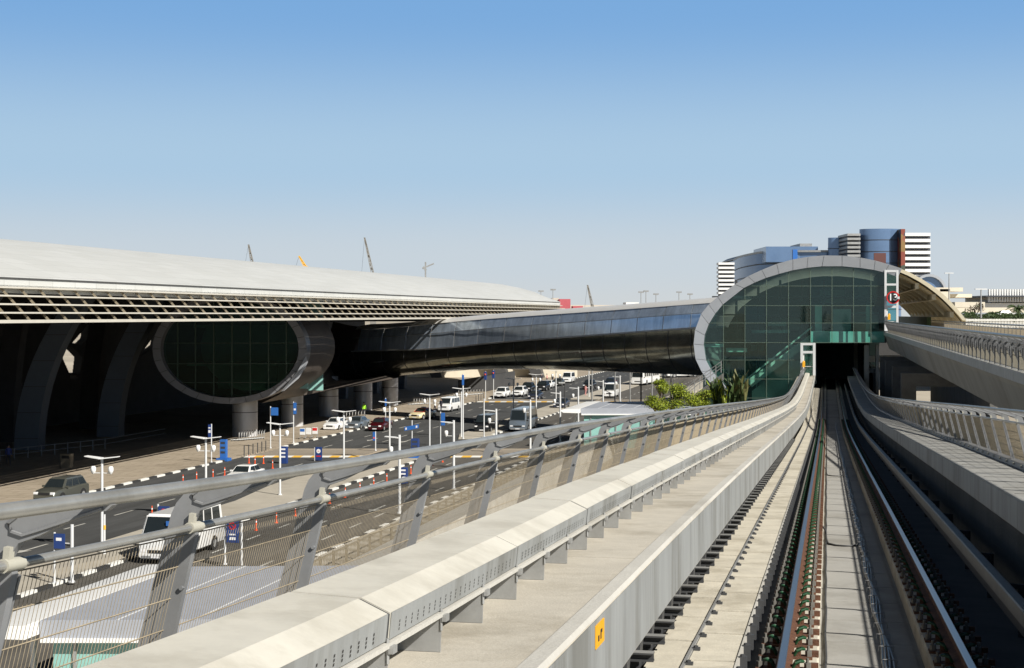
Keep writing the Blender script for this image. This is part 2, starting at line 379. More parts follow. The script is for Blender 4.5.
# big cable duct on the left walkway
cd = thing('cable_duct', T(12,-2.3,1.05), 'long grey chamfered cable duct cover raised on short legs along the left walkway', 'cable duct')
mb = MB(); J0 = 5.52; DL = 2.46
prof = [(-2.10,1.235),(-2.09,1.345),(-2.21,1.40),(-2.50,1.415),(-2.54,1.38),(-2.54,1.235)]
Y = J0 - 2*DL + .5
Y = J0 - DL*1.7
Y = J0 - DL
while Y < YEND-2:
    b = Y + DL - .032; dz = random.uniform(-.003,.003); du = random.uniform(-.004,.004)
    mb.loft([[T(q, u+du, h+dz) for u, h in prof] for q in ys(Y, b, .62)])
    mb.loft([[T(q, u+du, h+dz) for u, h in ((-2.098,1.237),(-2.094,1.237),(-2.083,1.345),(-2.087,1.345))] for q in ys(Y+.01, b-.01, .62)], 2)
    if Y < 26:
        q = Y+.12
        while q < b-.15:
            for lv in (1.262,1.278,1.294):
                uu = -2.0955+.0115*(lv-1.235)/.11
                mb.add([T(q,uu+.004,lv-.0055),T(q+.013,uu+.004,lv-.0055),T(q+.016,uu+.005,lv+.0055),T(q+.003,uu+.005,lv+.0055)], [(0,1,2,3)], 1)
            q += .092
    Y += DL
mb.build('cover', [m_frp, m_slot, m_side], cd)
mb = MB()
for k in range(40):
    Y = J0-.016+DL*k; mb.loft([[T(q, u*.9985, h-.004) for u, h in prof] for q in (Y-.012, Y+.012)])
mb.build('joint_gasket', m_dark, cd)
mb = MB(); run(mb, [(-2.075,1.212),(-2.075,1.232),(-2.54,1.232),(-2.54,1.212)], 3.4, YEND-2, near=.8); mb.build('base_tray', m_conc, cd)
for i in range(100):
    Y = 3.02+.82*i
    mb = MB()
    mb.hexa([T(Y,-2.45,1.052),T(Y,-2.09,1.052),T(Y+.012,-2.09,1.052),T(Y+.012,-2.45,1.052)],[T(Y,-2.45,1.21),T(Y,-2.085,1.21),T(Y+.012,-2.085,1.21),T(Y+.012,-2.45,1.21)])
    mb.hexa([T(Y+.012,-2.43,1.052),T(Y+.012,-2.36,1.052),T(Y+.16,-2.36,1.052),T(Y+.16,-2.43,1.052)],[T(Y+.012,-2.43,1.21),T(Y+.012,-2.36,1.21),T(Y+.16,-2.36,1.21),T(Y+.16,-2.43,1.21)])
    mb.tube([T(Y+.0,-2.085,1.15),T(Y,-2.085,1.25)], .008, 5); mb.beam(T(Y-.01,-2.07,1.205),T(Y+.05,-2.07,1.205),.02,.03)
    mb.build('leg', m_galv, cd)

# yellow plate on the walkway fascia
p = 8.4
mb = MB(); mb.hexa([T(7.36,-1.553,.90),T(7.36,-1.547,.90),T(7.64,-1.547,.90),T(7.64,-1.553,.90)],[T(7.36,-1.553,1.02),T(7.36,-1.547,1.02),T(7.64,-1.547,1.02),T(7.64,-1.553,1.02)])
def plate_marks(mb):
    for (y0,y1,h0,h1) in ((7.42,7.46,.93,.96),(7.5,7.53,.93,.98),(7.53,7.56,.96,.98)):
        mb.hexa([T(y0,-1.5465,h0),T(y0,-1.5455,h0),T(y1,-1.5455,h0),T(y1,-1.5465,h0)],[T(y0,-1.5465,h1),T(y0,-1.5455,h1),T(y1,-1.5455,h1),T(y1,-1.5465,h1)],1)
plate_marks(mb)
tag(mb.build('marker_plate', [m_yellow, m_black]), 'small yellow marker plate fixed to the side face of the left walkway', 'marker plate')

# loose cables between the rails
mb = MB()
for du, dh, rr in ((0,0,.016),(.035,.004,.014),(.015,.026,.012),(.06,.0,.010)):
    mb.tube([T(Y, .14+du+.02*math.sin(Y*1.7+du*40), -.33+dh) for Y in ys(1.5, 100, .45)], rr, 6)
for i in range(60):
    Y = 6+.72*i
    mb.tube([T(Y,.10,-.335),T(Y,.10,-.28),T(Y+.02,.24,-.28),T(Y+.02,.24,-.335)], .006, 4)
tag(mb.build('cable_bundle', m_galv), 'bundle of grey cables lying on the centre slab between the rails', 'cable bundle')
mb = MB(); mb.tube([T(Y, -.405+.006*math.sin(Y*2.3), -.335) for Y in ys(1.5, 120, .45)], .011, 6)
tag(mb.build('signal_cable', m_cable), 'thin dark cable running beside the left plinth between the rails', 'cable')
for n, (Y, lab) in enumerate(((24.5, 'dark U-shaped cable loop nearer the camera, crossing the centre slab'), (45.0, 'dark U-shaped cable loop farther off, crossing the centre slab'))):
    pts = [T(Y+1.6,-.47,-.165),T(Y+1.3,-.42,-.2),T(Y+1.0,-.40,-.33),T(Y+.3,-.37,-.33),T(Y+.05,-.25,-.33),T(Y,-.1,-.33),T(Y+.05,.03,-.33),T(Y+.3,.12,-.32),T(Y+.8,.14,-.31)]
    mb = MB(); mb.tube(pts, .016, 6); tag(mb.build('cable_loop', m_cable, smooth=60), lab, 'cable')

# ------------------------------------------------------------ side fences
def side_fence(name, label, sgn, base, low, top, posts, yfar, step):
    root = thing(name, T(20, sgn*base[0], base[1]), label, 'fence')
    P = list(posts); 
    while P[-1] < yfar: P.append(P[-1] + (step if P[-1] < 60 else step*1.0))
    extra = []
    y = P[0]
    first = max(1.6, y-step); 
    for (nm, (u, h), r) in (('handrail', low, .0155), ('top_rail', top, .022)):
        mb = MB(); mb.tube([T(Y, sgn*u, h) for Y in ys(1.2, P[-1]+.5, .7)], r, 12); mb.build(nm, m_tube, root, smooth=60)
    bu, bh = base; lu, lh = low; tu, th = top
    def outline(Y):   # plate in the plane across the walkway
        q = [(lu+a_, h_+lh-1.70) for a_, h_ in ((.28,1.05),(.135,1.05),(-.011,1.671),(0,1.72),(-.03,1.765),(-.10,1.79),(-.224,1.852),(-.31,1.868),(-.33,1.885),(-.28,1.895),(-.15,1.873),(-.017,1.852),(.036,1.826),(.067,1.791),(.089,1.745),(.104,1.687))]
        return [T(Y, sgn*u, h) for u, h in q]
    for i, Y in enumerate(P[:95]):
        mb = MB(); a = outline(Y-.016); b = outline(Y+.016); mb.loft([a, b])
        # stiffening rib along the arm edge
        mb.tube([T(Y-.02, sgn*(lu+a_), h_+lh-1.70) for a_, h_ in ((-.30,1.874),(-.10,1.807),(-.045,1.79),(-.01,1.80),(-.0,1.825),(-.03,1.848))], .006, 5)
        mb.beam(T(Y+.05, sgn*(bu+.03), bh), T(Y+.05, sgn*(lu+.03), lh-.03), .012, .06)
        for hh in (.3,.65): mb.tube([T(Y-.03,sgn*(bu+(lu-bu)*hh-.02),bh+(lh-bh)*hh),T(Y-.012,sgn*(bu+(lu-bu)*hh-.02),bh+(lh-bh)*hh)], .009, 6)
        o = mb.build('post', m_paint, root, smooth=30)
        if Y < 45:
            mb = MB(); mb.tube([T(Y-.05,sgn*lu,lh),T(Y+.05,sgn*lu,lh)], .0215, 10); mb.beam(T(Y-.022,sgn*(lu+.0),lh+.01),T(Y-.022,sgn*(lu-.005),lh+.055),.03,.02)
            mb.build('rail_clamp', m_clamp, o, smooth=40)
    q = [max(1.4, P[0]-step)] + P
    for i in range(min(len(q)-1, 95)):
        a, b = q[i]+.03, q[i+1]-.03; mb = MB()
        sp = .025 if a < 22 else (.035 if a < 45 else .07); w = .0026 if a < 22 else (.006 if a < 45 else .014)
        n = int((b-a)/sp)
        def Q(Y, t): return T(Y, sgn*(bu+(lu+.03-bu)*t), bh+.02+(lh-bh-.05)*t)
        for k in range(n+1):
            Y = a+(b-a)*k/n; A = Q(Y, 0); B = Q(Y, 1); dy = Vector((TX,TY,0))*w/2; dn = Vector((TY,-TX,0))*w/2
            mb.add([A-dy,A-dn,A+dy,A+dn,B-dy,B-dn,B+dy,B+dn], [(0,1,5,4),(1,2,6,5),(2,3,7,6),(3,0,4,7)])
        for t in (.0,.2,.4,.6,.8,1.0):
            mb.tube([Q(a-.02,t),Q(b+.02,t)], .0026 if a < 22 else .005, 4)
        mb.build('mesh_panel', m_wire, root)
    return root
side_fence('side_fence', 'grey fence with tan wire mesh and leaning posts along the left walkway', -1, (2.93,1.04), (2.75,1.70), (2.44,1.905), [2.5,3.87,5.15,6.61,8.5,10.35,12.2], 148, 1.85)
side_fence('side_fence', 'grey fence with tan wire mesh and leaning posts along the right walkway', 1, (2.60,1.06), (2.40,1.75), (2.08,1.955), [5.0,6.8], 148, 1.8)

# ------------------------------------------------------------ upper viaduct on the right
up = thing('upper_viaduct', U(80,8,0), 'higher level concrete viaduct at the right carrying the other line into the station', 'viaduct')
def urun(mb, prof, a, b, st=10):
    n = max(1, int((b-a)/st)); mb.loft([[U(a+(b-a)*k/n, u, z) for u, z in prof] for k in range(n+1)])
mb = MB(); urun(mb, [(5.75,10.1),(10.4,10.1),(11.2,11.8),(5.2,11.8),(5.15,11.6),(5.3,11.3)], 20, 152); mb.build('deck_girder', m_gird, up)
mb = MB()
for k in range(12):
    a = 21+k*11.; b = a+10.95
    mb.hexa([U(a,5.12,11.5),U(a,5.14,11.5),U(b,5.14,11.5),U(b,5.12,11.5)],[U(a,5.12,11.83),U(a,5.14,11.83),U(b,5.14,11.83),U(b,5.12,11.83)])
mb.build('fascia_strip', m_galv, up)
mb = MB(); urun(mb, [(7.0,11.8),(7.3,11.8),(7.3,12.0),(7.0,12.0)], 20, 240); urun(mb, [(8.4,11.8),(8.7,11.8),(8.7,12.0),(8.4,12.0)], 20, 240); mb.build('rail_plinth', m_conc, up)
for Y in ():
    mb = MB(); mb.loft([[U(Y-1,7,0),U(Y-1,9.4,0),U(Y+1,9.4,0),U(Y+1,7,0)],[U(Y-1,7,7.5),U(Y-1,9.4,7.5),U(Y+1,9.4,7.5),U(Y+1,7,7.5)],[U(Y-1.2,6,10.09),U(Y-1.2,10.4,10.09),U(Y+1.2,10.4,10.09),U(Y+1.2,6,10.09)]])
    mb.build('pier', m_conc2, up)
def straight_fence(label, u, z0, z1, a, b, step, lean, mat_w, sgn):
    root = thing('parapet_fence', U((a+b)/2, u, z0), label, 'fence')
    mb = MB(); mb.tube([U(a,u+lean,z1),U(b,u+lean,z1)], .05, 8); mb.build('top_rail', m_tube, root, smooth=60)
    mb = MB(); mb.tube([U(a,u+lean*.4,z0+.85),U(b,u+lean*.4,z0+.85)], .03, 8); mb.build('handrail', m_tube, root, smooth=60)
    n = int((b-a)/step)
    for i in range(min(n+1, 100)):
        Y = a+(b-a)*i/n; mb = MB()
        q = [(u+.0,z0),(u+.12,z0),(u+.10,z0+.85),(u+lean-.02,z1-.04),(u+lean,z1),(u+.02,z0+.93)]
        mb.loft([[U(Y-.025,x,z) for x,z in q],[U(Y+.025,x,z) for x,z in q]]); mb.build('post', m_paint, root)
        if i < n:
            Y2 = a+(b-a)*(i+1)/n; mb = MB(); k = 0; yy = Y+.05
            while yy < Y2-.04:
                for dd in (0,):
                    mb.hexa([U(yy,u+.04,z0+.06),U(yy,u+.052,z0+.06),U(yy+.012,u+.052,z0+.06),U(yy+.012,u+.04,z0+.06)],[U(yy,u+.04,z0+.82),U(yy,u+.052,z0+.82),U(yy+.012,u+.052,z0+.82),U(yy+.012,u+.04,z0+.82)])
                yy += .05
            mb.tube([U(Y,u+.046,z0+.06),U(Y2,u+.046,z0+.06)],.012,4); mb.tube([U(Y,u+.046,z0+.45),U(Y2,u+.046,z0+.45)],.012,4)
            mb.build('mesh_panel', mat_w, root)
m_wire2 = M('dull_wire', (.25,.225,.17), .6, var=.2, scale=6)
straight_fence('dark-posted fence on the near edge of the upper viaduct at right', 5.25, 11.81, 12.88, 24, 144, 1.6, -.30, m_wire2, 1)
straight_fence('tan mesh fence on the far edge of the upper viaduct at right', 10.9, 11.81, 12.88, 60, 200, 2.0, .0, m_wire, 1)
# ------------------------------------------------------------ terminal on the left
ter = thing('terminal', RD(180,-80,0), 'long airport terminal with smooth pale roof and louvred eave over dark curved fins', 'terminal building')
WN, WF = 55.0, 300.0
LK = .949
SEC = [(-56.3,15.55),(-56.3,16.1),(-60,17.15),(-65,18.35),(-70,19.35),(-76,20.3),(-82,20.9),(-90,21.2),(-100,20.9),(-112,19.5),(-120,17.5)]
SEC = [(v*LK, E+(z-E)*LK) for v, z in SEC]
wend = pchip([-114,-72,-66.4,-61.7,-57,-53],[318,315,306,298,285,281])
def roof_sec(w):              # the roof is cut off obliquely at its far end
    return [RD(min(w, wend(v)), v, z) for v, z in SEC]
mb = MB(); ws = [55,80,110,140,170,200,230,255,262,268,274,280,286,292,298,303,308,312,315,316.6]
ws = [w for w in ws if w < 281]+[281,290,298,306,315,318]
outer = [roof_sec(w) for w in ws]
inner = [[p - Vector((0,0,.55)) for p in s] for s in outer]
mb.loft([list(o)+list(reversed(i)) for o, i in zip(outer, inner)])
def seam_mat():
    m = m_roof.copy(); m.name = 'seamed_roof_metal'; N = m.node_tree.nodes; Lk = m.node_tree.links; b = N['Principled BSDF']
    src = b.inputs['Base Color'].links[0].from_socket
    tc = N.new('ShaderNodeTexCoord'); mp = N.new('ShaderNodeMapping'); mp.inputs['Rotation'].default_value = (0,0,R(-77.5)); Lk.new(tc.outputs['Object'], mp.inputs[0])
    br_ = N.new('ShaderNodeTexBrick'); br_.offset = .5; br_.inputs['Scale'].default_value = .3; br_.inputs['Brick Width'].default_value = .9; br_.inputs['Row Height'].default_value = .55; br_.inputs['Mortar Size'].default_value = .012; br_.inputs['Color1'].default_value = (1,1,1,1); br_.inputs['Color2'].default_value = (.93,.93,.92,1); br_.inputs['Mortar'].default_value = (.78,.78,.77,1)
    Lk.new(mp.outputs[0], br_.inputs[0]); mx = N.new('ShaderNodeMix'); mx.data_type = 'RGBA'; mx.blend_type = 'MULTIPLY'; mx.inputs[0].default_value = 1
    Lk.new(src, mx.inputs[6]); Lk.new(br_.outputs['Color'], mx.inputs[7]); Lk.new(mx.outputs[2], b.inputs['Base Color']); return m
mb.build('roof', seam_mat(), ter, smooth=40)
mb = MB()
mb.beam(RD(55,-53.40,15.86), RD(280.8,-53.40,15.86), .08, .10)
mb.build('gutter_line', m_joint, ter)
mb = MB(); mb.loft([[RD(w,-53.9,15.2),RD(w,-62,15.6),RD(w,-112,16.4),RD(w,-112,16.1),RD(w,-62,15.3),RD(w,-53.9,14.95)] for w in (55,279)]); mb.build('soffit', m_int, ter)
# louvre: five long blades and the slanted webs
for i in range(5):
    t = i/4; v = -53.4+2.0*t; z = 15.25-2.15*t
    mb = MB()
    for (a, b, k0, k1) in ((55,281,1,1),):
        za = 13.38+(z-13.38)*k0; zb = 13.38+(z-13.38)*k1
        mb.beam(RD(a,v,za), RD(b,v,zb), .95 if i < 4 else .30, .10 if i < 4 else .20)
    mb.build('louvre_blade', m_louv, ter)
w = 70; nweb = 0; rest = MB()
while w < 281:
    k = 1
    mb = MB() if nweb < 95 else rest
    mb.beam(RD(w,-53.35,13.38+1.85*k), RD(w,-51.45,13.12), .07, .14); nweb += 1; w += 2.25
    if mb is not rest: mb.build('louvre_web', m_louvd, ter)
if rest.v: rest.build('louvre_web', m_louvd, ter)['kind'] = 'stuff'
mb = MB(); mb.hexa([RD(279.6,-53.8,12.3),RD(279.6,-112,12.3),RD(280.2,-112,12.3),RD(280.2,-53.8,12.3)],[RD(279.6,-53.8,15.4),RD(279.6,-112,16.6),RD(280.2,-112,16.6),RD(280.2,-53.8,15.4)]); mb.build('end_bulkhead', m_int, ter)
# curved fins
def fin(w, v0, dv, th, wid, mat, z1=15.4, flip=1):
    mb = MB(); secs = []
    for k in range(13):
        z = z1*k/12; t = k/12
        v = v0 + dv*(t**2.1); wd = wid*(1-.12*t)
        ca, sa = 1, 0
        secs.append([RD(w-th/2, v-wd/2, z), RD(w-th/2, v+wd/2, z), RD(w+th/2, v+wd/2, z), RD(w+th/2, v-wd/2, z)])
    mb.loft(secs)
    for k in range(1, 12, 2):
        c = secs[k]; 
        mb.beam(c[0]-Vector((0,.012,0)), c[1]-Vector((0,.012,0)), .02, .05, 1)
    mb.build('roof_fin', [mat, m_joint], ter, smooth=35)
for w in (116.2, 132.6, 149.0, 165.4):
    fin(w, -81.0, 5.4, 1.3, 2.4, m_fin)
for w in (141.5, 158.5, 176.2):
    fin(w, -88.6, 1.7, 1.2, 2.1, m_int, z1=15.3)
for w in (240, 256, 272):
    fin(w, -81.0, 3.0, 1.3, 2.6, m_fin, z1=10.5)
# inner walls with openings to the daylight behind
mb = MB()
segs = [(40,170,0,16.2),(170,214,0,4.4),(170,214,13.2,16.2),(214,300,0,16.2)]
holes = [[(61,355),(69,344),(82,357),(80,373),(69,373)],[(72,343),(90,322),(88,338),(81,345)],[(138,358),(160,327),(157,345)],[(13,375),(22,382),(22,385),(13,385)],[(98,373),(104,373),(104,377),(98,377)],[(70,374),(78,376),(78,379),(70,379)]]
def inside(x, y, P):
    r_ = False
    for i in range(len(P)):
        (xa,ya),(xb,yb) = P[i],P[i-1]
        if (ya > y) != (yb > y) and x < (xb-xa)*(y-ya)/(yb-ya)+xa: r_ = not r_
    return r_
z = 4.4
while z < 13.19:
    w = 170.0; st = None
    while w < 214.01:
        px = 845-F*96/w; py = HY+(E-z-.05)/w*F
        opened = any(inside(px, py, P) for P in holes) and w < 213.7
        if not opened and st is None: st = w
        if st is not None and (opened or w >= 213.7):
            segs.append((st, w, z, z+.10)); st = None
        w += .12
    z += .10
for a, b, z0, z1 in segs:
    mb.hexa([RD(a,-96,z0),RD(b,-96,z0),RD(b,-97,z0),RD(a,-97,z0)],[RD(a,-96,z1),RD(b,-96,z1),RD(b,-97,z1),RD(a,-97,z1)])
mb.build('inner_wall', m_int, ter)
mb = MB()
for a, b, z in ((60,160,4.4),(60,160,7.6)):
    mb.beam(RD(a,-92,z), RD(b,-92,z), .5, .25)
for a, b in ((120,140),(140,160)):
    mb.beam(RD(a,-91,.5), RD(b,-91,5.5), .3, .3); mb.beam(RD(a,-91,5.5), RD(b,-91,.5), .3, .3)
mb.build('gallery_beam', m_fin, ter)
cw = MB(); cw.hexa([RD(90,-136,0),RD(260,-136,0),RD(260,-140,0),RD(90,-140,0)],[RD(90,-136,14),RD(260,-136,14),RD(260,-140,14),RD(90,-140,14)])
tag(cw.build('courtyard_wall', m_cream), 'sunlit cream building wall glimpsed between the dark fins of the terminal', 'wall')
# far end wall of the hall, seen under the bridge
mb = MB(); mb.hexa([RD(322,-97,0),RD(322,-58,0),RD(325,-58,0),RD(325,-97,0)],[RD(322,-97,6),RD(322,-58,5.4),RD(325,-58,5.4),RD(325,-97,6)])
for x in (-88, -74, -66.5):
    mb.hexa([RD(319.5,x,0),RD(319.5,x+2.2,0),RD(321.8,x+2.2,0),RD(321.8,x,0)],[RD(319.5,x-2,4.6),RD(319.5,x+.8,4.6),RD(321.8,x+.8,4.6),RD(321.8,x-2,4.6)],1)
tag(mb.build('forecourt_wall', [m_cream, m_int]), 'cream wall with dark piers closing the forecourt far beyond the bridge', 'wall')
mb = MB(); mb.hexa([RD(262,-67.6,0),RD(262,-62.7,0),RD(285,-62.7,0),RD(285,-67.6,0)],[RD(262,-67.6,2.1),RD(262,-62.7,2.9),RD(285,-62.7,2.9),RD(285,-67.6,2.1)])
tag(mb.build('ramp_wall', m_int), 'dark ramp wall rising beside the far arrivals pavement', 'wall')

# elliptical window and the tube behind it
lob = thing('lobby_tube', RD(175,-65.5,3), 'dark elliptical lobby with ringed green window under the terminal eave, raised on round columns', 'building wing')
WC = RD(160,-65.4,9.9)
def ell(w, rx, rz, n=48, dv=0, dz=0):
    c = RD(w, -65.4+dv, 9.9+dz)
    return [c + Vector((rx*math.cos(2*math.pi*k/n), 0, rz*math.sin(2*math.pi*k/n))) for k in range(n)]
mb = MB(); mb.loft([ell(159.4,8.2,5.85), ell(160.6,8.2,5.85), ell(160.6,7.35,5.2), ell(159.4,7.35,5.2), ell(159.4,8.2,5.85)], caps=False)
for k in range(28):
    a = 2*math.pi*k/28; c = RD(159.38,-65.4,9.9)
    mb.beam(c+Vector((8.18*math.cos(a),0,5.84*math.sin(a))), c+Vector((7.4*math.cos(a),0,5.24*math.sin(a))), .02, .05, 1)
mb.build('window_ring', [m_ring2, m_joint], lob, smooth=40)
mb = MB(); mb.loft([ell(160.7,8.1,5.75), ell(165,8.1,5.7), ell(170,7.6,5.4)], caps=False); mb.build('tube_shell', m_brown, lob, smooth=40)
mb = MB(); mb.add(ell(160.1,7.5,5.3), [tuple(range(48))]); mb.build('glazing', m_glassd, lob)
mb = MB(); c = RD(160.05,-65.4,9.9)
m_mull = M('mullion_green', (.045,.075,.05), .5, metal=.3, var=.1)
for dx in (-5.8,-3.9,-1.95,0,1.95,3.9,5.8):
    hh = 5.15*math.sqrt(max(0,1-(dx/7.4)**2)); mb.beam(c+Vector((dx,0,-hh)), c+Vector((dx,0,hh)), .10, .14, up=(1,0,0))
for dz in (-3.6,-1.6,.6,2.9):
    hw = 7.3*math.sqrt(max(0,1-(dz/5.3)**2)); mb.beam(c+Vector((-hw,0,dz)), c+Vector((hw,0,dz)), .08, .08)
mb.build('mullion', m_mull, lob)
mb = MB(); q = RD(165,-65.4,9.9)
mb.box(q.x-7,q.x+7,q.y,q.y+6,q.z-2.0,q.z-1.7); mb.box(q.x-7,q.x+7,q.y+2,q.y+6,q.z+2.2,q.z+2.5)
mb.box(q.x-7.2,q.x+7.2,q.y+6.2,q.y+6.5,q.z-5,q.z+5.2)
for dx in (-4,1.2,4.6): mb.box(q.x+dx,q.x+dx+1.4,q.y+2.2,q.y+2.6,q.z-4.6,q.z-2)
mb.build('inner_floor', m_teal, lob)
for (x, yb, dd, tw, th) in ((245,437,1.40,3.2,4.6),(292,427,1.35,2.8,5.2),(328.5,417,1.3,2.6,5.4),(363,411,1.3,2.6,5.6),(390,406,1.2,2.4,5.6)):
    g = ground(x, yb); mb = MB(); n = 20
    secs = [[g+Vector((dd*math.cos(2*math.pi*k/n),dd*math.sin(2*math.pi*k/n),z)) for k in range(n)] for z in (0,th)]
    mb.loft(secs); 
    mb.loft([[g+Vector((r*math.cos(2*math.pi*k/n),r*math.sin(2*math.pi*k/n),z)) for k in range(n)] for z, r in ((2.75,dd+.01),(2.82,dd+.01))], 1)
    mb.build('column', [m_col, m_joint], lob, smooth=40)
# curved belly that joins the lobby to the bridge collar
A = [(262,403),(279,395),(293,384),(302,370),(306.5,354),(307,338),(305,326)]; B = [(402,377,200),(378,382,203),(354,384,206),(339,380,207),(331,368,208),(328,350,208),(330,333,208)]
mb = MB(); secs = []
for k in range(9):
    t = k/8; secs.append([at(a[0],a[1],161).lerp(at(*b), t) for a, b in zip(A, B)])
secs = [c+[p+Vector((-1.2,1.5,.4)) for p in c[::-1]] for c in secs]
mb.loft(secs); mb.build('belly', m_brown, lob, smooth=50)
mb = MB()
mb.loft([[at(307,330,163),at(327,333,172),at(327,358,172),at(306,362,163)],[at(307,330,166),at(327,333,175),at(327,358,175),at(306,362,166)]]); mb.build('link_glazing', flat('link_glass', (.03,.07,.06), .1), lob)
mb = MB(); mb.loft([[at(306,362,163),at(327,358,172),at(322,372,172),at(300,374,163)],[at(306,362,166),at(327,358,175),at(322,372,175),at(300,374,166)]]); mb.build('link_panel', m_ring2, lob)
mb = MB(); mb.loft([[at(281,391.5,159),at(297,372,159),at(306,356,159),at(308,362,159.6),at(299,378,159.6),at(284,391,159.6)],[at(281,391.5,158.7),at(297,372,158.7),at(306,356,158.7),at(308,362,159.3),at(299,378,159.3),at(284,391,159.3)]])
mb.build('ring_flare', m_ring, lob)

# ------------------------------------------------------------ tube footbridge
br = thing('footbridge', (0,180,7), 'long enclosed tube footbridge with blue glass side running from terminal to station', 'footbridge')
fx = pchip([326,345,480,600,690,725],[-25.6,-22.8,-4.2,10.1,19.1,22.6]); fd = pchip([326,345,480,600,690,725],[209,205,188,172,161.5,158])
ft = pchip([326,345,358,480,600,705,725],[321,325,327,317.2,308.5,300.5,298.8]); fb = pchip([326,345,420,480,540,600,650,700,725],[383,381,373.5,369.5,370,372.5,374.5,376.5,377])
fl = pchip([326,358,440,500,600,700,725],[352,351,348.5,342.5,334.8,327.5,326])
def bsec(x, kind):
    d = fd(x); X = fx(x); zt = E-(ft(x)-HY)/F*d; zb = E-(fb(x)-HY)/F*d; zl = E-(fl(x)-HY)/F*d
    # across-bridge direction, towards the camera
    t = Vector((fx(x+2)-fx(x-2), fd(x+2)-fd(x-2), 0)).normalized(); n = Vector((t.y, -t.x, 0))
    c = Vector((X, d, 0))
    def P(o, z): return c+n*o+Vector((0,0,z))
    H = zt-zl
    if kind == 'roof': return [P(.35,zt-.32),P(.0,zt-.02),P(-.8,zt+.22),P(-2.5,zt+.4),P(-5,zt+.3),P(-5,zt),P(-2.5,zt+.1),P(-.8,zt-.05),P(.28,zt-.34)]
    if kind == 'glass': return [P(.30,zt-.34),P(.75,zt-.34-.35*H),P(.95,zl+.06),P(.85,zl+.06),P(.65,zt-.34-.35*H),P(.2,zt-.34)]
    if kind == 'ledge': return [P(1.12,zl+.05),P(1.12,zl-.12),P(-.5,zl-.12),P(-.5,zl+.05)]
    if kind == 'hull':
        G = zl-zb; return [P(.95,zl-.12),P(1.05,zl-.35*G),P(.75,zl-.62*G),P(.1,zl-.82*G),P(-1.0,zl-.96*G),P(-2.4,zb),P(-5,zb+.4),P(-5,zl-.12)]
XS = [358,375,400,430,460,490,520,550,580,610,640,670,700,722]
for nm, kd, mt in (('roof','roof',m_btop),('ledge','ledge',m_galv)):
    mb = MB(); mb.loft([bsec(x,kd) for x in XS]); mb.build(nm, mt, br, smooth=35)
mb = MB(); mb.loft([bsec(x,'hull') for x in [345]+XS]); mb.build('hull', m_bdark, br, smooth=50)
x = 364.0; jn = MB(); i = 0
while x < 715:
    x2 = x+ (26.5 if x > 480 else 24)
    mb = MB(); mb.loft([bsec(q,'glass') for q in (x+.35,(x+x2)/2,min(x2,720)-.35)]); mb.build('glass_panel', m_bglass, br)
    x = x2
for xx in [345+22*k for k in range(17)]:
    s = bsec(xx,'hull'); mb = MB()
    for k in range(5): mb.beam(s[k]+Vector((-.01,-.02,0)), s[k+1]+Vector((-.01,-.02,0)), .05, .03)
    mb.build('hull_seam', m_joint, br)
mb = MB()
for a, b in zip(XS[:-1], XS[1:]):
    A = bsec(a,'glass'); B = bsec(b,'glass'); mb.beam(A[1]+Vector((-.03,-.05,0)), B[1]+Vector((-.03,-.05,0)), .05, .05)
mb.build('glazing_bar', m_galv, br)
# rounded collar where the tube leaves the terminal
mb = MB(); secs = []
for x, k in ((328,.86),(332,.95),(345,1.0),(360,1.0)):
    s = bsec(x,'hull'); g = bsec(x,'roof'); secs.append([s[7]]+[g[1]+Vector((.5,-.4,0))]+s[:7])
mb.loft(secs); mb.build('collar', m_brown, br, smooth=50)

# ------------------------------------------------------------ station
st = thing('station', U(170,-4,0), 'glass fronted station with oval grey rim, seen straight ahead over the tracks', 'station')
YS = 150.0
def FP(x, y, off=0.0):        # point on the station front (a plane square to the track, off metres behind it)
    cy = YS+off*TY/ TY; c = Vector((0.4+0.21*(YS+off), YS+off, 0)); k = c.x*TX + c.y*TY
    d = k/((x-CX)/F*TX+TY); return Vector(((x-CX)/F*d, d, E-(y-HY)/F*d))
RO = [(722,394),(711.5,383.5),(702,371.5),(696,359),(694,344),(695.5,330),(701.5,314),(709,304.5),(718,297),(735,284.5),(748,276.5),(762,270),(777,264),(793,259.5),(808,257),(824,255.6),(842,255.8),(860,257.7),(875,260.6),(889,264.6),(902,268.8)]
RI = [(727,386),(719,379),(711.5,370.5),(706,360),(703.8,345),(704.8,335),(709,324),(715.5,313.5),(723,304.5),(744,288),(755,282.5),(766,278),(779,274),(793,270.3),(807,267.9),(822,266.4),(842,266.3),(860,268),(874,270),(884.5,272.6),(898,277)]
ax = Vector((TX,TY,0))
for i in range(len(RO)-1):
    a0,a1 = FP(*RO[i]),FP(*RO[i+1]); b0,b1 = FP(*RI[i]),FP(*RI[i+1])
    e = (a1-a0)*.012
    mb = MB(); mb.loft([[a0+e-ax*.5,a1-e-ax*.5,b1-e-ax*.35,b0+e-ax*.35],[a0+e+ax*1.2,a1-e+ax*1.2,b1-e+ax*1.2,b0+e+ax*1.2]]); mb.build('rim_panel', m_ring, st)
mb = MB(); mb.loft([[FP(*p)-ax*.0 + (FP(*r)-FP(*p))*.08 for p, r in zip(RO, RI)] + [FP(*r)+(FP(*p)-FP(*r))*.08 for p, r in list(zip(RO, RI))[::-1]],
    [FP(*p)+ax*1.1+ (FP(*r)-FP(*p))*.08 for p, r in zip(RO, RI)] + [FP(*r)+ax*1.1+(FP(*p)-FP(*r))*.08 for p, r in list(zip(RO, RI))[::-1]]]); mb.build('rim_core', m_joint, st)
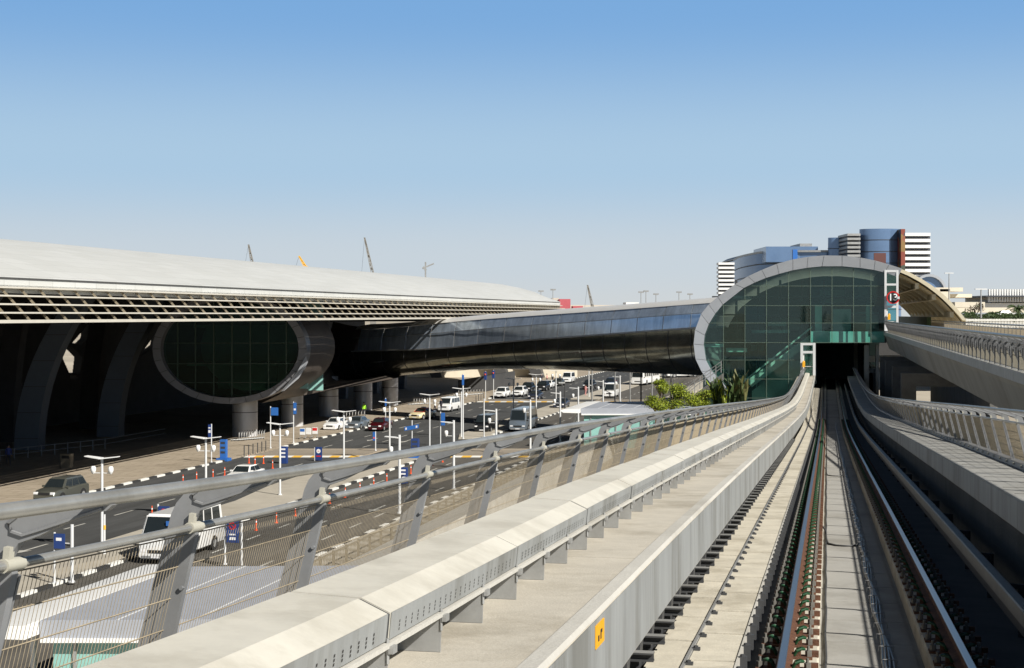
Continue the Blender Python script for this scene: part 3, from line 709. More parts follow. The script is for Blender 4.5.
# vault shell behind
mb = MB(); o1 = [FP(*p)+ax*1.2 for p in RO]; 
mb.loft([o1+[p+Vector((0,0,-.3)) for p in o1[::-1]], [p+ax*75 for p in o1]+[p+ax*75+Vector((0,0,-.3)) for p in o1[::-1]]]); mb.build('vault_shell', m_ring, st)
# glazing: panes between mullions, cut by the rim
MX = [704,723.5,745,766.5,788.5,810.5,832,853.5,871,884.5]; MZ = [262,286,305.7,323,342.6,360,379,398,420]
def rim_y(x, top=True):
    if top:
        P = [p for p in RI if p[1] <= 345.1]
    else: P = [p for p in RI[:5]]
    P = sorted(P)
    if x <= P[0][0]: return P[0][1]
    for (xa,ya),(xb,yb) in zip(P[:-1],P[1:]):
        if xa <= x <= xb: return ya+(yb-ya)*(x-xa)/(xb-xa+1e-9)
    return P[-1][1]
def bot_y(x):
    if x > 811: return 342.6
    if x < 727: return rim_y(x, False)
    return 425
rg = random.Random(11)
MXE = [704.3]+MX[1:]; 
for xi in range(len(MXE)-1):
    for yi in range(len(MZ)-1):
        xa, xb, ya, yb = MXE[xi], MXE[xi+1], MZ[yi], MZ[yi+1]; mb = MB(); t1 = rg.uniform(-.012,.012); t2 = rg.uniform(-.02,.02); m = 5; cm = FP((xa+xb)/2,(ya+yb)/2)
        for k in range(m):
            a = xa+(xb-xa)*k/m; b = xa+(xb-xa)*(k+1)/m
            A0, A1, B0, B1 = max(ya,rim_y(a)), min(yb,bot_y(a)), max(ya,rim_y(b)), min(yb,bot_y(b))
            if A1 <= A0 and B1 <= B0: continue
            A1 = max(A0,A1); B1 = max(B0,B1)
            P = [FP(a,A0),FP(b,B0),FP(b,B1),FP(a,A1)]; P = [p+ax*((p.x-cm.x)*t1+(p.z-cm.z)*t2) for p in P]
            if A1-A0 < .05: P = P[:3]
            if B1-B0 < .05 and len(P) == 4: P = [P[0],P[1],P[3]]
            mb.add(P, [tuple(range(len(P)))])
        if mb.v: mb.build('glass_pane', m_glassg, st)
mb = MB()
for x in MX[1:]: 
    mb.beam(FP(x,rim_y(x)-.5)-ax*.03, FP(x,bot_y(x))-ax*.03, .055, .12, up=ax)
for y in MZ[1:]:
    xa = min([704.5+k for k in range(180) if rim_y(704.5+k) <= y and bot_y(704.5+k) >= y] or [705]); xb = 885 if y < 343 else 810.5
    mb.beam(FP(xa,y)-ax*.03, FP(xb,y)-ax*.03, .06, .05)
mb.build('mullion', M('mullion_steel', (.12,.17,.13), .5, metal=.3, var=.1), st)
# inside: concourse floor, escalator, walls
def slab(mb, x0, x1, y0, y1, o0, o1, mi=0):
    mb.loft([[FP(x0,y0,o0),FP(x1,y0,o0),FP(x1,y1,o0),FP(x0,y1,o0)],[FP(x0,y0,o0)+ax*(o1-o0),FP(x1,y0,o0)+ax*(o1-o0),FP(x1,y1,o0)+ax*(o1-o0),FP(x0,y1,o0)+ax*(o1-o0)]], mi)
mb = MB(); slab(mb, 810.5, 886, 331.5, 342.6, .4, 40); mb.build('concourse_floor', m_teal, st)
mb = MB(); P = RI[2:]+[(884,425),(727,425)]; P = [(795+(x-795)*1.0, 345+(y-345)*.985) for x, y in P]; mb.loft([[FP(x,y)+ax*34 for x,y in P],[FP(x,y)+ax*34.4 for x,y in P]]); mb.build('back_wall', M('dark_teal_wall', (.035,.075,.075), .5, var=.3, scale=.3), st)
mb = MB(); P = [(746,381),(812,333.5),(812,342),(752,387)]; mb.loft([[FP(x,y,5) for x,y in P],[FP(x,y,5)+ax*3 for x,y in P]])
P = [(728,393),(812,326),(812,328),(728,395)]; mb.loft([[FP(x,y,4.6) for x,y in P],[FP(x,y,4.6)+ax*.1 for x,y in P]])
mb.build('escalator', M('escalator_side', (.42,.55,.46), .5, var=.15), st)
mb = MB()
for (x0,x1,y0,y1,o) in ((703,723,344,347,3),(703,721,350,377,9),(726,747,348,352,6),(768,788,358,382,10),(790,806,345,362,12),(815,822,305,331,5),(833,851,309,331,9),(866,870,305,331,7),(768,786,322,326,14),(726,790,330,333,12),(792,808,365,379,9)):
    slab(mb, x0, x1, y0, y1, o, o+.5)
for (x0,x1,y0,y1,o) in ((706,742,352,356,18),(748,764,345,351,20),(772,800,318,330,25),(820,846,290,303,22),(852,880,312,331,18),(756,790,360,395,24),(729,741,338,347,20),(858,876,286,300,28)):
    slab(mb, x0, x1, y0, y1, o, o+.5)
mb.build('inner_partition', M('pale_green_partition', (.28,.46,.38), .5, var=.25, scale=.5), st)
mb = MB()
for P, o in (([(752,391),(812,345),(812,425),(752,425)],8),([(703,347),(723,347),(723,420),(703,420)],7),([(727,352),(748,352),(748,420),(727,420)],12)):
    mb.loft([[FP(x,y,o) for x,y in P],[FP(x,y,o)+ax*.3 for x,y in P]])
mb.build('inner_wall', M('sunlit_teal_wall', (.30,.46,.40), .6, var=.3, scale=.5), st)  # pale tone and outline stand in for the sunlit zone inside
mb = MB()
for x in (735,757,779,801,823,845,867): slab(mb, x, x+2.2, 280, 400 if x < 811 else 331, 16, 16.8)
for y in (296,314): slab(mb, 712, 884, y, y+1.6, 15, 30)
mb.build('inner_frame', m_dark, st)
# vertical end frame with number sign, doors
def doorway(name, x0, x1, ya, yb, yh, sign=False):
    o = MB(); w = 2.6 if not sign else 2.2
    slab(o, x0, x0+w, ya, yb, -.45, .1); slab(o, x1-w, x1, ya, yb, -.45, .1); slab(o, x0+w, x1-w, ya, ya+2.2, -.44, .1); slab(o, x0+w, x1-w, yh, yh+2.4, -.44, .1)
    f = o.build(name, m_whitem, st)
    g = MB(); slab(g, x0+w, x1-w, ya+2.2, yh, -.2, -.15); slab(g, x0+w, x1-w, yh+2.4, yb, -.2, -.15); g.build('door_glass', m_glassg, f)
    b = MB(); slab(b, x0+w, x1-w, yh+(yb-yh)*.62, yh+(yb-yh)*.64, -.3, -.25); slab(b, x0+w+ (x1-x0-2*w)*.0, x0+w+1.1, yh+2, yb, -.3, -.2); b.build('door_frame', m_whitem, f)
    return f
doorway('end_door', 800.5, 815.5, 343, 375.5, 351.0)
fr = doorway('end_door', 884.5, 898.5, 270, 331, 305.5, True)
mb = MB(); slab(mb, 886.7, 896.3, 283.5, 285.5, -.44, .1); mb.build('transom', m_whitem, fr)
# yellow call boxes beside the two doors
for (x, y, nm) in ((803.8,364.5,'yellow call box on the frame of the small lower door'),(889.2,317.2,'yellow call box under the round number sign')):
    mb = MB(); slab(mb, x-1.3, x+1.3, y-2.6, y+2.6, -.85, -.46); q = FP(x,y-2.6,-.65); mb.sphere(q, .12, 8, 4)
    tag(mb.build('call_box', m_yellow), nm, 'call box')
# under the concourse
mb = MB(); 
slab(mb, 885, 886.5, 268, 343, .3, 38); slab(mb, 700, 817, 395, 450, 20, 20.5); mb.hexa([U(151,-2.9,6.3),U(151,-2.3,6.3),U(235,-2.3,6.3),U(235,-2.9,6.3)],[U(151,-2.9,10.7),U(151,-2.3,10.7),U(235,-2.3,10.7),U(235,-2.9,10.7)])
mb.hexa([U(156,3.6,5.6),U(156,3.9,5.6),U(235,3.9,5.6),U(235,3.6,5.6)],[U(156,3.6,10.6),U(156,3.9,10.6),U(235,3.9,10.6),U(235,3.6,10.6)])
mb.hexa([U(232,-3,5),U(232,12,5),U(233,12,5),U(233,-3,5)],[U(232,-3,11),U(232,12,11),U(233,12,11),U(233,-3,11)])
mb.hexa([U(152,-3,5.2),U(152,4,5.2),U(235,4,5.2),U(235,-3,5.2)],[U(152,-3,5.7),U(152,4,5.7),U(235,4,5.7),U(235,-3,5.7)])
mb.build('track_hall', m_int, st)
for u_, a_ in ((-1.9,158),(-1.95,170),(-1.95,184),(2.6,172)):
    mb = MB(); mb.hexa([U(a_,u_,6.2),U(a_,u_+.45,6.2),U(a_+.6,u_+.45,6.2),U(a_+.6,u_,6.2)],[U(a_,u_,10.6),U(a_,u_+.45,10.6),U(a_+.6,u_+.45,10.6),U(a_+.6,u_,10.6)]); mb.build('hall_column', m_conc, st)
mb = MB()
for x, w in ((864.5,4.5),(876,3)):
    slab(mb, x, x+w, 345, 398, 2, 4.5)
slab(mb, 868, 905, 356, 362, 6, 9); slab(mb, 868, 930, 368, 373, 3, 5)
mb.build('pier', m_conc2, st)
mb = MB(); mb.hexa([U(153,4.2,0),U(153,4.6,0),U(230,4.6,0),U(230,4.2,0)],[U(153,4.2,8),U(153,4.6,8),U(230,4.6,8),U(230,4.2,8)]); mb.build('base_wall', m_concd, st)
mb = MB(); mb.hexa([U(96,9.6,0),U(96,10,0),U(150,10,0),U(150,9.6,0)],[U(96,9.6,10),U(96,10,10),U(150,10,10),U(150,9.6,10)]); mb.build('undercroft_shade_wall', m_concd, up)  # dark wall added to give the darkness under the upper deck
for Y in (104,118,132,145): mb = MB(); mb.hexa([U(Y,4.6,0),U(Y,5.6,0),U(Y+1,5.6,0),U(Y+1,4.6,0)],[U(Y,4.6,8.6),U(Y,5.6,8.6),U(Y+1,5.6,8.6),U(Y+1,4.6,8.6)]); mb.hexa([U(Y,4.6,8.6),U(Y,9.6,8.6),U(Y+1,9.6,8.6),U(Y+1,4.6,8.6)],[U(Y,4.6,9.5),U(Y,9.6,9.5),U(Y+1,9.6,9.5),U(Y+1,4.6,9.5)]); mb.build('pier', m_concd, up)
# open canopy on the right-hand side
CR = [(899,268.2),(910,272.6),(921,278.6),(930,284.2),(938,290),(945,296),(951,302),(956,307.5),(961,313.5),(966.5,320.5)]
CI = [(899,271.8),(908,275.6),(918.5,281.2),(927.5,287),(935.5,293),(942.4,298.9),(948,304.3),(953,309.5),(958,315),(962.4,320.5)]
can = thing('platform_canopy', U(170,10,13), 'open beige ribbed canopy curving down at the right end of the station', 'canopy')
mb = MB(); mb.loft([[FP(*p)-ax*.2 for p in CR]+[FP(*p)-ax*.2 for p in CI[::-1]],[FP(*p)+ax*.6 for p in CR]+[FP(*p)+ax*.6 for p in CI[::-1]]]); mb.build('edge_arch', m_beige, can)
o2 = [FP(x,y+1.0)+ax*.6 for x,y in CR]
for k in range(9):
    for g in range(1):
        a = [p+ax*(8.0*k) for p in o2]; b = [p+ax*(8.0*k+4.2) for p in o2]; c_ = [p+ax*(8.0*k+8.0) for p in o2]
        mb = MB(); mb.loft([a+[p+Vector((0,0,-.06)) for p in a[::-1]], b+[p+Vector((0,0,-.06)) for p in b[::-1]]]); mb.build('membrane', m_fab, can)
        mb = MB(); mb.loft([b+[p+Vector((.1,0,-.10)) for p in b[::-1]], c_+[p+Vector((.1,0,-.10)) for p in c_[::-1]]]); mb.build('roof_panel', m_dark, can)
    mb = MB(); r = [p+ax*(8.0*k+7.8)+Vector((-.2,0,-.35)) for p in o2]
    for p, q in zip(r[:-1], r[1:]): mb.beam(p+Vector((-.2,0,-.3)), q+Vector((-.2,0,-.3)), .35, 1.1, up=ax)
    mb.build('rib', m_beige, can)
    for j in range(1,4):
        mb = MB(); r = [p+ax*(8.0*k+2.0*j)+Vector((-.1,0,-.22)) for p in o2]
        for p, q in zip(r[:-1], r[1:]): mb.beam(p+Vector((-.1,0,-.2)), q+Vector((-.1,0,-.2)), .2, .75, up=ax)
        mb.build('rafter', m_beige, can)
for j in (2,4,7):
    p = o2[j]+Vector((-.35,0,-.6)); mb = MB(); mb.beam(p, p+ax*72, .35, .55); mb.build('purlin', m_beige, can)
mb = MB(); mb.hexa([U(158,9.8,11.8),U(158,10.2,11.8),U(225,10.2,11.8),U(225,9.8,11.8)],[U(158,9.8,13.3),U(158,10.2,13.3),U(225,10.2,13.3),U(225,9.8,13.3)])
tag(mb.build('platform_hedge', m_leafd), 'dark green hedge strip along the platform under the canopy', 'hedge')
# round 13 sign
sg = thing('number_sign', FP(893,297.6,-.7), 'round black sign with red ring and white number 13 on the station end frame', 'sign')
c = FP(893,297.6,-.7); n = 28; rx = .6
sx = Vector((TY,-TX,0))
def disc(r0, o): return [c + sx*(r0*math.cos(2*math.pi*k/n)) + Vector((0,0,r0*math.sin(2*math.pi*k/n))) - ax*o for k in range(n)]
mb = MB(); mb.loft([disc(.52,0), disc(.52,.10)]); mb.build('sign_face', m_black, sg)
mb = MB(); mb.loft([disc(.52,.02), disc(.63,.02), disc(.63,.16), disc(.52,.16), disc(.52,.02)], caps=False); mb.build('sign_ring', m_red, sg)
def text(s, size, loc, mat, parent, name='lettering', rot=(R(90),0,0), depth=.01):
    cu = bpy.data.curves.new(name, 'FONT'); cu.body = s; cu.size = size; cu.extrude = depth; cu.offset = .012*size; cu.align_x = 'CENTER'; cu.align_y = 'CENTER'
    o = bpy.data.objects.new(name, cu); COL.objects.link(o); bpy.context.view_layer.update()
    me = bpy.data.meshes.new_from_object(o.evaluated_get(bpy.context.evaluated_depsgraph_get())); bpy.data.objects.remove(o)
    me.materials.clear(); me.materials.append(mat); o = bpy.data.objects.new(name, me); COL.objects.link(o); o.parent = parent; o.location = loc; o.rotation_euler = rot
    return o
m_lit = flat('white_lettering', (.85,.85,.85), .5)
text('13', .95, (-ax*.13)[:], m_lit, sg, rot=(R(90),0,-math.atan2(TX,TY)), depth=.02)
mb = MB(); slab(mb, 897.3, 899.6, 296.5, 299, -1.2, -.5); tag(mb.build('camera_housing', m_whitem), 'small white camera box beside the round number sign', 'camera')
# stair with rails at the foot of the station
stt = thing('outside_stair', FP(700,400,-1), 'outdoor stair with metal railings rising to the left foot of the station', 'stair')
mb = MB(); P = [(680,402),(684,402),(722,374),(722,381),(690,406)]; mb.loft([[FP(x,y,-5) for x,y in P],[FP(x,y,-5)+ax*2.4 for x,y in P]]); mb.build('flight', m_concd, stt)
mb = MB()
for o in (-5,-2.6):
    for dy in (0,3.2,6.4): mb.tube([FP(684,390+dy,o),FP(698,378+dy,o),FP(722,361+dy,o)], .035, 5)
    for k in range(8): x = 684+5.3*k; y = 390-(x-684)*.76; mb.tube([FP(x,y,o),FP(x,y+11,o)], .04, 5)
mb.build('railing', m_galv, stt)

# ------------------------------------------------------------ hotel block behind the station
hot = thing('hotel', (100,430,0), 'large curved blue glass hotel with white banded wings behind the station', 'hotel')
HD = 430.0
def hbox(mb, x0, x1, y0, y1, d0, d1, mi=0):
    a = at(x0,y0,d0); b = at(x1,y1,d0); mb.box(a.x,b.x,d0,d1,b.z,a.z,mi)
def hwing(x0, x1, y0, y1, n, d, name='banded_wing', dep=14):
    mb = MB(); hbox(mb, x0+.4, x1-.4, y0, y1+20, d+1.2, d+dep, 0)
    H = (y1-y0)/n
    for k in range(n): hbox(mb, x0, x1, y0+k*H, y0+k*H+H*.52, d, d+dep+1, 1)
    mb.build(name, [m_hdark, m_white], hot)
hwing(718.5, 734.5, 262.5, 296, 8, 425, dep=3)
hwing(905, 930.5, 232.8, 281, 8, 420, dep=5)
mb = MB(); n = 24; c = at(800,262,HD); secs = []
# main curved slab
hy = pchip([733,738,748,762,790,863],[260,257.2,254.5,252.2,251.2,251.0]); hd = pchip([733,745,765,800,863],[462,446,434,428,426])
for k in range(n+1):
    x = 733+(863-733)*k/n; d = hd(x); ytop = hy(x)
    p = at(x,ytop,d); secs.append([Vector((p.x,d,0)),Vector((p.x,d,p.z)),Vector((p.x,d+25,p.z)),Vector((p.x,d+25,0))])
mb.loft(secs); mb.build('glass_block', m_blueg, hot, smooth=30)
mb = MB(); secs2 = [[q+Vector((0,-.8,dz)) for q, dz in ((s[1],-.3),(s[1],.25),(s[2],.25),(s[2],-.3))] for s in secs]; mb.loft(secs2); mb.build('roof_edge', m_galv, hot)
mb = MB()
for i in range(1, 12):
    secs3 = [[s[1]+Vector((0,-.12,-3.3*i)),s[1]+Vector((0,-.12,-3.3*i-.35)),s[1]+Vector((0,.1,-3.3*i-.35)),s[1]+Vector((0,.1,-3.3*i))] for s in secs]; mb.loft(secs3)
mb.build('floor_band', m_hdark, hot)
mb = MB(); hbox(mb, 766, 818, 246.5, 262, 428, 450); mb.build('penthouse', m_blueg, hot)
mb = MB(); hbox(mb, 793, 797.5, 249.5, 262, 411, 412.4); mb.build('light_panel', m_blue2, hot)
mb = MB(); hbox(mb, 800, 812, 243.5, 247, 430, 445); mb.build('plant_room', m_galv, hot)
def cyl(x0, x1, ytop, d, mat, name, sq=.6):
    a = at(x0,ytop,d); b = at(x1,ytop,d); r = (b.x-a.x)/2; cx = (a.x+b.x)/2; mb = MB(); n = 28
    mb.loft([[Vector((cx+r*math.cos(2*math.pi*k/n), d+r*sq*math.sin(2*math.pi*k/n), z)) for k in range(n)] for z in (0, a.z)])
    for i in range(1, 14):
        z = a.z-3.2*i; mb.loft([[Vector((cx+(r+.1)*math.cos(2*math.pi*k/n), d+(r+.1)*sq*math.sin(2*math.pi*k/n), zz)) for k in range(n)] for zz in (z, z+.2)], 1)
    mb.build(name, [mat, m_hdark], hot, smooth=40)
cyl(828, 850, 237.8, 425, m_blueg, 'round_tower'); cyl(859.5, 901, 229.3, 418, m_blueg, 'round_tower')
mb = MB(); 
for k in range(7): hbox(mb, 847.5, 860.5, 233.5+4.2*k, 235.8+4.2*k, 412, 424, 1)
hbox(mb, 848, 860, 234, 290, 413, 424, 0); mb.build('louvred_core', [m_hdark, m_galv], hot)
m_ban = bpy.data.materials.new('banner_print'); m_ban.use_nodes = True; N = m_ban.node_tree.nodes; Lk = m_ban.node_tree.links
tc = N.new('ShaderNodeTexCoord'); vo = N.new('ShaderNodeTexVoronoi'); vo.inputs['Scale'].default_value = .45; Lk.new(tc.outputs['Object'], vo.inputs['Vector'])
rp = N.new('ShaderNodeValToRGB'); rp.color_ramp.interpolation = 'CONSTANT'
for pos, cc in ((0,(.22,.05,.03,1)),(.3,(.25,.15,.05,1)),(.5,(.06,.07,.05,1)),(.68,(.26,.09,.05,1)),(.85,(.04,.05,.08,1))):
    e = rp.color_ramp.elements[0] if pos == 0 else rp.color_ramp.elements.new(pos); e.position = pos; e.color = cc
sp = N.new('ShaderNodeSeparateColor'); Lk.new(vo.outputs['Color'], sp.inputs[0]); Lk.new(sp.outputs[0], rp.inputs['Fac']); Lk.new(rp.outputs['Color'], N['Principled BSDF'].inputs['Base Color'])
mb = MB(); hbox(mb, 901, 905.2, 229, 281, 412, 418); mb.build('banner', m_ban, hot)
mb = MB(); hbox(mb, 874, 886, 253, 268, 405.5, 405.9); mb.build('banner', flat('dark_banner', (.10,.035,.03), .6), hot)

# ------------------------------------------------------------ things far off on the right
def far_box(name, label, cat, x0, x1, y0, y1, d, dep, mat, extra=None):
    mb = MB(); hbox(mb, x0, x1, y0, y1, d, d+dep)
    if extra: extra(mb)
    return tag(mb.build(name, mat), label, cat)
def dome(name, label, x0, x1, ytop, yb, d, mats):
    a = at(x0,yb,d); b = at(x1,ytop,d); r = (b.x-a.x)/2; cx = (a.x+b.x)/2; mb = MB(); secs = []
    for k in range(15):
        t = math.pi*k/14; secs.append([Vector((cx-r*math.cos(t), d, a.z+(b.z-a.z)*math.sin(t))), Vector((cx-r*math.cos(t), d+30, a.z+(b.z-a.z)*math.sin(t))), Vector((cx-r*.86*math.cos(t), d+30, a.z+(b.z-a.z)*.86*math.sin(t))), Vector((cx-r*.86*math.cos(t), d, a.z+(b.z-a.z)*.86*math.sin(t)))])
    mb.loft(secs)
    mb.add([Vector((cx-r*.9*math.cos(math.pi*k/14), d+1, a.z+(b.z-a.z)*.9*math.sin(math.pi*k/14))) for k in range(15)], [tuple(range(15))], 1)
    return tag(mb.build(name, mats), label, 'building')
dome('glass_hall', 'dark glass hall with arched roof right of the white banded wing', 912, 947, 274, 292, 360, [m_ring, m_blueg])
def canti(mb):
    hbox(mb, 947, 972, 294, 297.5, 352, 372); hbox(mb, 940, 950, 289, 312, 350, 365); hbox(mb, 955, 985, 302, 307.5, 345, 380)
far_box('low_terrace_block', 'pale low building with stepped overhanging terraces right of the canopy', 'building', 930, 963, 287.5, 291.5, 350, 30, m_cream, canti)
mb = MB(); hbox(mb, 985, 1050, 303, 307.5, 470, 500); hbox(mb, 986, 1060, 295.5, 297, 466, 500, 1); hbox(mb, 990, 1060, 297, 303, 474, 500, 2)
for k in range(26): hbox(mb, 989+2.6*k, 990.3+2.6*k, 289.2, 302, 467.5, 468.6)
tag(mb.build('finned_building', [m_white, m_hdark, m_cream]), 'white building with a row of tall thin roof fins at the far right', 'building')
far_box('long_shed', 'long low cream shed behind the palm trees at far right', 'building', 950, 1060, 307.5, 312.5, 400, 20, m_cream)
# ------------------------------------------------------------ ground, roads, kerbs
def sheet(name, pts, z, mat, kind='structure', label=None):
    mb = MB(); mb.add([Vector((p[0],p[1],z)) for p in pts], [tuple(range(len(pts)))]); o = mb.build(name, mat); o['kind'] = kind; return o
sheet('ground', [(-4000,-200),(4000,-200),(4000,9000),(-4000,9000)], -.10, m_sand)
def strip(name, v0, v1, w0, w1, z, mat): return sheet(name, [RD(w0,v0),RD(w0,v1),RD(w1,v1),RD(w1,v0)], z, mat)
def slab3(name, v0, v1, w0, w1, z0, z1, mat):
    mb = MB(); mb.hexa([RD(w0,v0,z0),RD(w0,v1,z0),RD(w1,v1,z0),RD(w1,v0,z0)],[RD(w0,v0,z1),RD(w0,v1,z1),RD(w1,v1,z1),RD(w1,v0,z1)]); o = mb.build(name, mat); o['kind'] = 'structure'; return o
strip('road', -57.3, -29.2, 20, 420, 0.0, m_asph)
strip('road_lane', -39.2, -29.6, 20, 420, .004, m_asph2)
def plaza_mat():
    m = m_pave.copy(); m.name = 'jointed_paving'; N = m.node_tree.nodes; Lk = m.node_tree.links; b = N['Principled BSDF']
    src = b.inputs['Base Color'].links[0].from_socket
    tc = N.new('ShaderNodeTexCoord'); mp = N.new('ShaderNodeMapping'); mp.inputs['Rotation'].default_value = (0,0,R(12.5)); Lk.new(tc.outputs['Object'], mp.inputs[0])
    br_ = N.new('ShaderNodeTexBrick'); br_.inputs['Scale'].default_value = .22; br_.inputs['Mortar Size'].default_value = .012; br_.inputs['Color1'].default_value = (1,1,1,1); br_.inputs['Color2'].default_value = (.88,.88,.86,1); br_.inputs['Mortar'].default_value = (.6,.58,.55,1)
    Lk.new(mp.outputs[0], br_.inputs[0]); mx = N.new('ShaderNodeMix'); mx.data_type = 'RGBA'; mx.blend_type = 'MULTIPLY'; mx.inputs[0].default_value = 1
    Lk.new(src, mx.inputs[6]); Lk.new(br_.outputs['Color'], mx.inputs[7]); Lk.new(mx.outputs[2], b.inputs['Base Color']); return m
m_pv = plaza_mat()
slab3('pavement', -140, -57.3, 20, 420, -.05, .13, m_pv)
slab3('median', -43.9, -39.4, 20, 108, -.05, .13, m_island)
mb = MB(); mb.loft([[RD(108,-43.9,z),RD(118,-45.2,z),RD(140.8,-45.8,z),RD(140.8,-39.4,z),RD(108,-39.4,z)] for z in (-.05,.13)]); o = mb.build('median', m_island); o['kind'] = 'structure'
mb = MB(); mb.loft([[RD(169,-43.4,z),RD(163,-42,z),RD(163,-40.5,z),RD(167,-39.4,z),RD(231,-39.4,z),RD(231,-43.9,z)] for z in (-.05,.13)]); o = mb.build('median', m_island); o['kind'] = 'structure'
slab3('median', -43.9, -39.4, 240, 400, -.05, .13, m_island)
slab3('pavement', -29.2, -26.2, 20, 420, -.05, .13, m_island)
strip('verge', -26.2, 60, 20, 420, -.02, m_sand)
def kerb(v, w0, w1, side):
    mb = MB(); w = w0; k = 0
    while w < w1:
        mb.hexa([RD(w,v,-.02),RD(w,v+side*.28,-.02),RD(min(w+1.45,w1),v+side*.28,-.02),RD(min(w+1.45,w1),v,-.02)],[RD(w,v,.155),RD(w,v+side*.26,.15),RD(min(w+1.45,w1),v+side*.26,.15),RD(min(w+1.45,w1),v,.155)], k % 2)
        w += 1.45; k += 1
    o = mb.build('kerb', [m_kw, m_kb]); o['kind'] = 'structure'
kerb(-57.4, 113, 139.5, 1); kerb(-57.4, 152.5, 231, 1); kerb(-57.4, 241, 400, 1)
kerb(-39.6, 60, 139.5, 1); kerb(-39.6, 168, 231, 1); kerb(-29.5, 60, 139, 1); kerb(-29.5, 154, 231, 1)
def table(v0, v1, w0, w1):
    mb = MB()
    for a, b, mi in ((w0,w1,0),):
        mb.hexa([RD(a,v0,-.01),RD(a,v1,-.01),RD(b,v1,-.01),RD(b,v0,-.01)],[RD(a,v0,.09),RD(a,v1,.09),RD(b,v1,.09),RD(b,v0,.09)])
    for e0, e1 in ((w0-.9,w0-.003),(w1+.003,w1+.9)):
        v = v0; k = 0
        while v < v1-.1:
            q = min(v+.9, v1); lo = .012 if e0 < w0 else .09; hi = .09 if e0 < w0 else .012
            mb.add([RD(e0,v,lo),RD(e0,q,lo),RD(e1,q,hi),RD(e1,v,hi)], [(0,1,2,3)], 1+k % 2); v = q; k += 1
    k = 0; w = w0+1
    while w < w1-.8:
        mb.add([RD(w,v0+.2,.094),RD(w,v1-.2,.094),RD(w+.45,v1-.2,.094),RD(w+.45,v0+.2,.094)], [(0,1,2,3)], 3); w += 1.2
    o = mb.build('crosswalk', [m_pave, m_kw, m_ylw, m_concd]); o['kind'] = 'structure'
table(-57, -45.9, 143, 150.5); table(-39.1, -29.7, 143, 150.5); table(-57, -44, 233, 238); table(-39.1, -29.7, 233, 238)
mb = MB()
def dash(v, w, l=2.6, wd=.16): mb.add([RD(w,v-wd/2,.009),RD(w,v+wd/2,.009),RD(w+l,v+wd/2,.009),RD(w+l,v-wd/2,.009)], [(0,1,2,3)])
for v in (-53.2,-49.2):
    for k in range(46):
        w = 62+6.5*k
        if not (140 < w+2 < 153 or 230 < w < 240): dash(v, w)
for k in range(60):
    w = 60+5.0*k
    if not (139 < w+2 < 153 or 230 < w < 240): dash(-35.9, w, 2.0); dash(-31.4, w, 2.4)
def arrow(v, w):
    mb.add([RD(w,v-.09,.010),RD(w,v+.09,.010),RD(w+2.4,v+.09,.010),RD(w+2.4,v-.09,.010)],[(0,1,2,3)]); mb.add([RD(w-1.3,v,.010),RD(w,v+.42,.010),RD(w,v-.42,.010)],[(0,1,2)])
for v, w in ((-51.2,88),(-47,86),(-55,104),(-51.2,162),(-47,160),(-34,96),(-32.6,104),(-34,132),(-37.6,120),(-34,190)): arrow(v, w)
o = mb.build('lane_marking', m_mark); o['kind'] = 'structure'

# ------------------------------------------------------------ lamps, signs, bollards, cones
RZ = math.atan2(-RX, RY)      # local x across the road, local y along it
def lamp_twin(label, w, v):
    r = thing('street_lamp', RD(w,v,.13), label, 'street lamp', 'twin-wing lamps on the median', RZ)
    mb = MB(); mb.tube([(0,0,0),(0,0,.08)], .16, 10); mb.tube([(0,0,.05),(0,0,3.2),(0,0,5.3)], [.085,.08,.07], 10); mb.build('pole', m_whitem, r, smooth=50, local=True)
    for s in (-1,1):
        mb = MB(); mb.hexa([(s*.04,-.32,5.22),(s*1.0,-.22,5.34),(s*1.0,.22,5.34),(s*.04,.32,5.22)],[(s*.04,-.32,5.27),(s*1.0,-.22,5.38),(s*1.0,.22,5.38),(s*.04,.32,5.27)]); mb.build('reflector_wing', m_white, r, local=True)
        mb = MB(); mb.beam((s*.06,0,4.42),(s*.56,0,4.42),.05,.04); mb.tube([(s*.54,0,4.36),(s*.54,0,4.46),(s*.54,0,4.56),(s*.54,0,4.72),(s*.54,0,4.80)], [.05,.12,.155,.15,.10], 10); mb.build('spotlight', m_white, r, smooth=50, local=True)
    return r
l0 = lamp_twin('nearest twin-wing white lamp post, right of the grey parked car', 85, -42.1)
for w, v, lab in ((98.8,-42.1,'twin-wing white lamp post left of the white sedan'),(111.5,-42.0,'twin-wing white lamp post in front of the blue column sign by the trolley row'),(126,-42.1,'twin-wing white lamp post in front of the two shaded parked cars'),
        (139,-42.2,'twin-wing white lamp post right in front of the dark red car'),(152.4,-42.2,'twin-wing white lamp post in front of the cream and red taxi'),(165,-42.2,'twin-wing white lamp post right of the white van'),
        (190,-42.0,'twin-wing white lamp post in front of the two white off-roaders'),(204,-42.0,'twin-wing white lamp post in front of the dark parked car'),(218,-42.0,'twin-wing white lamp post beyond the silver minibus'),(246,-42.0,'farthest twin-wing lamp post visible under the bridge')):
    copy_tree(l0, None, RD(w,v,.13), RZ, lab)
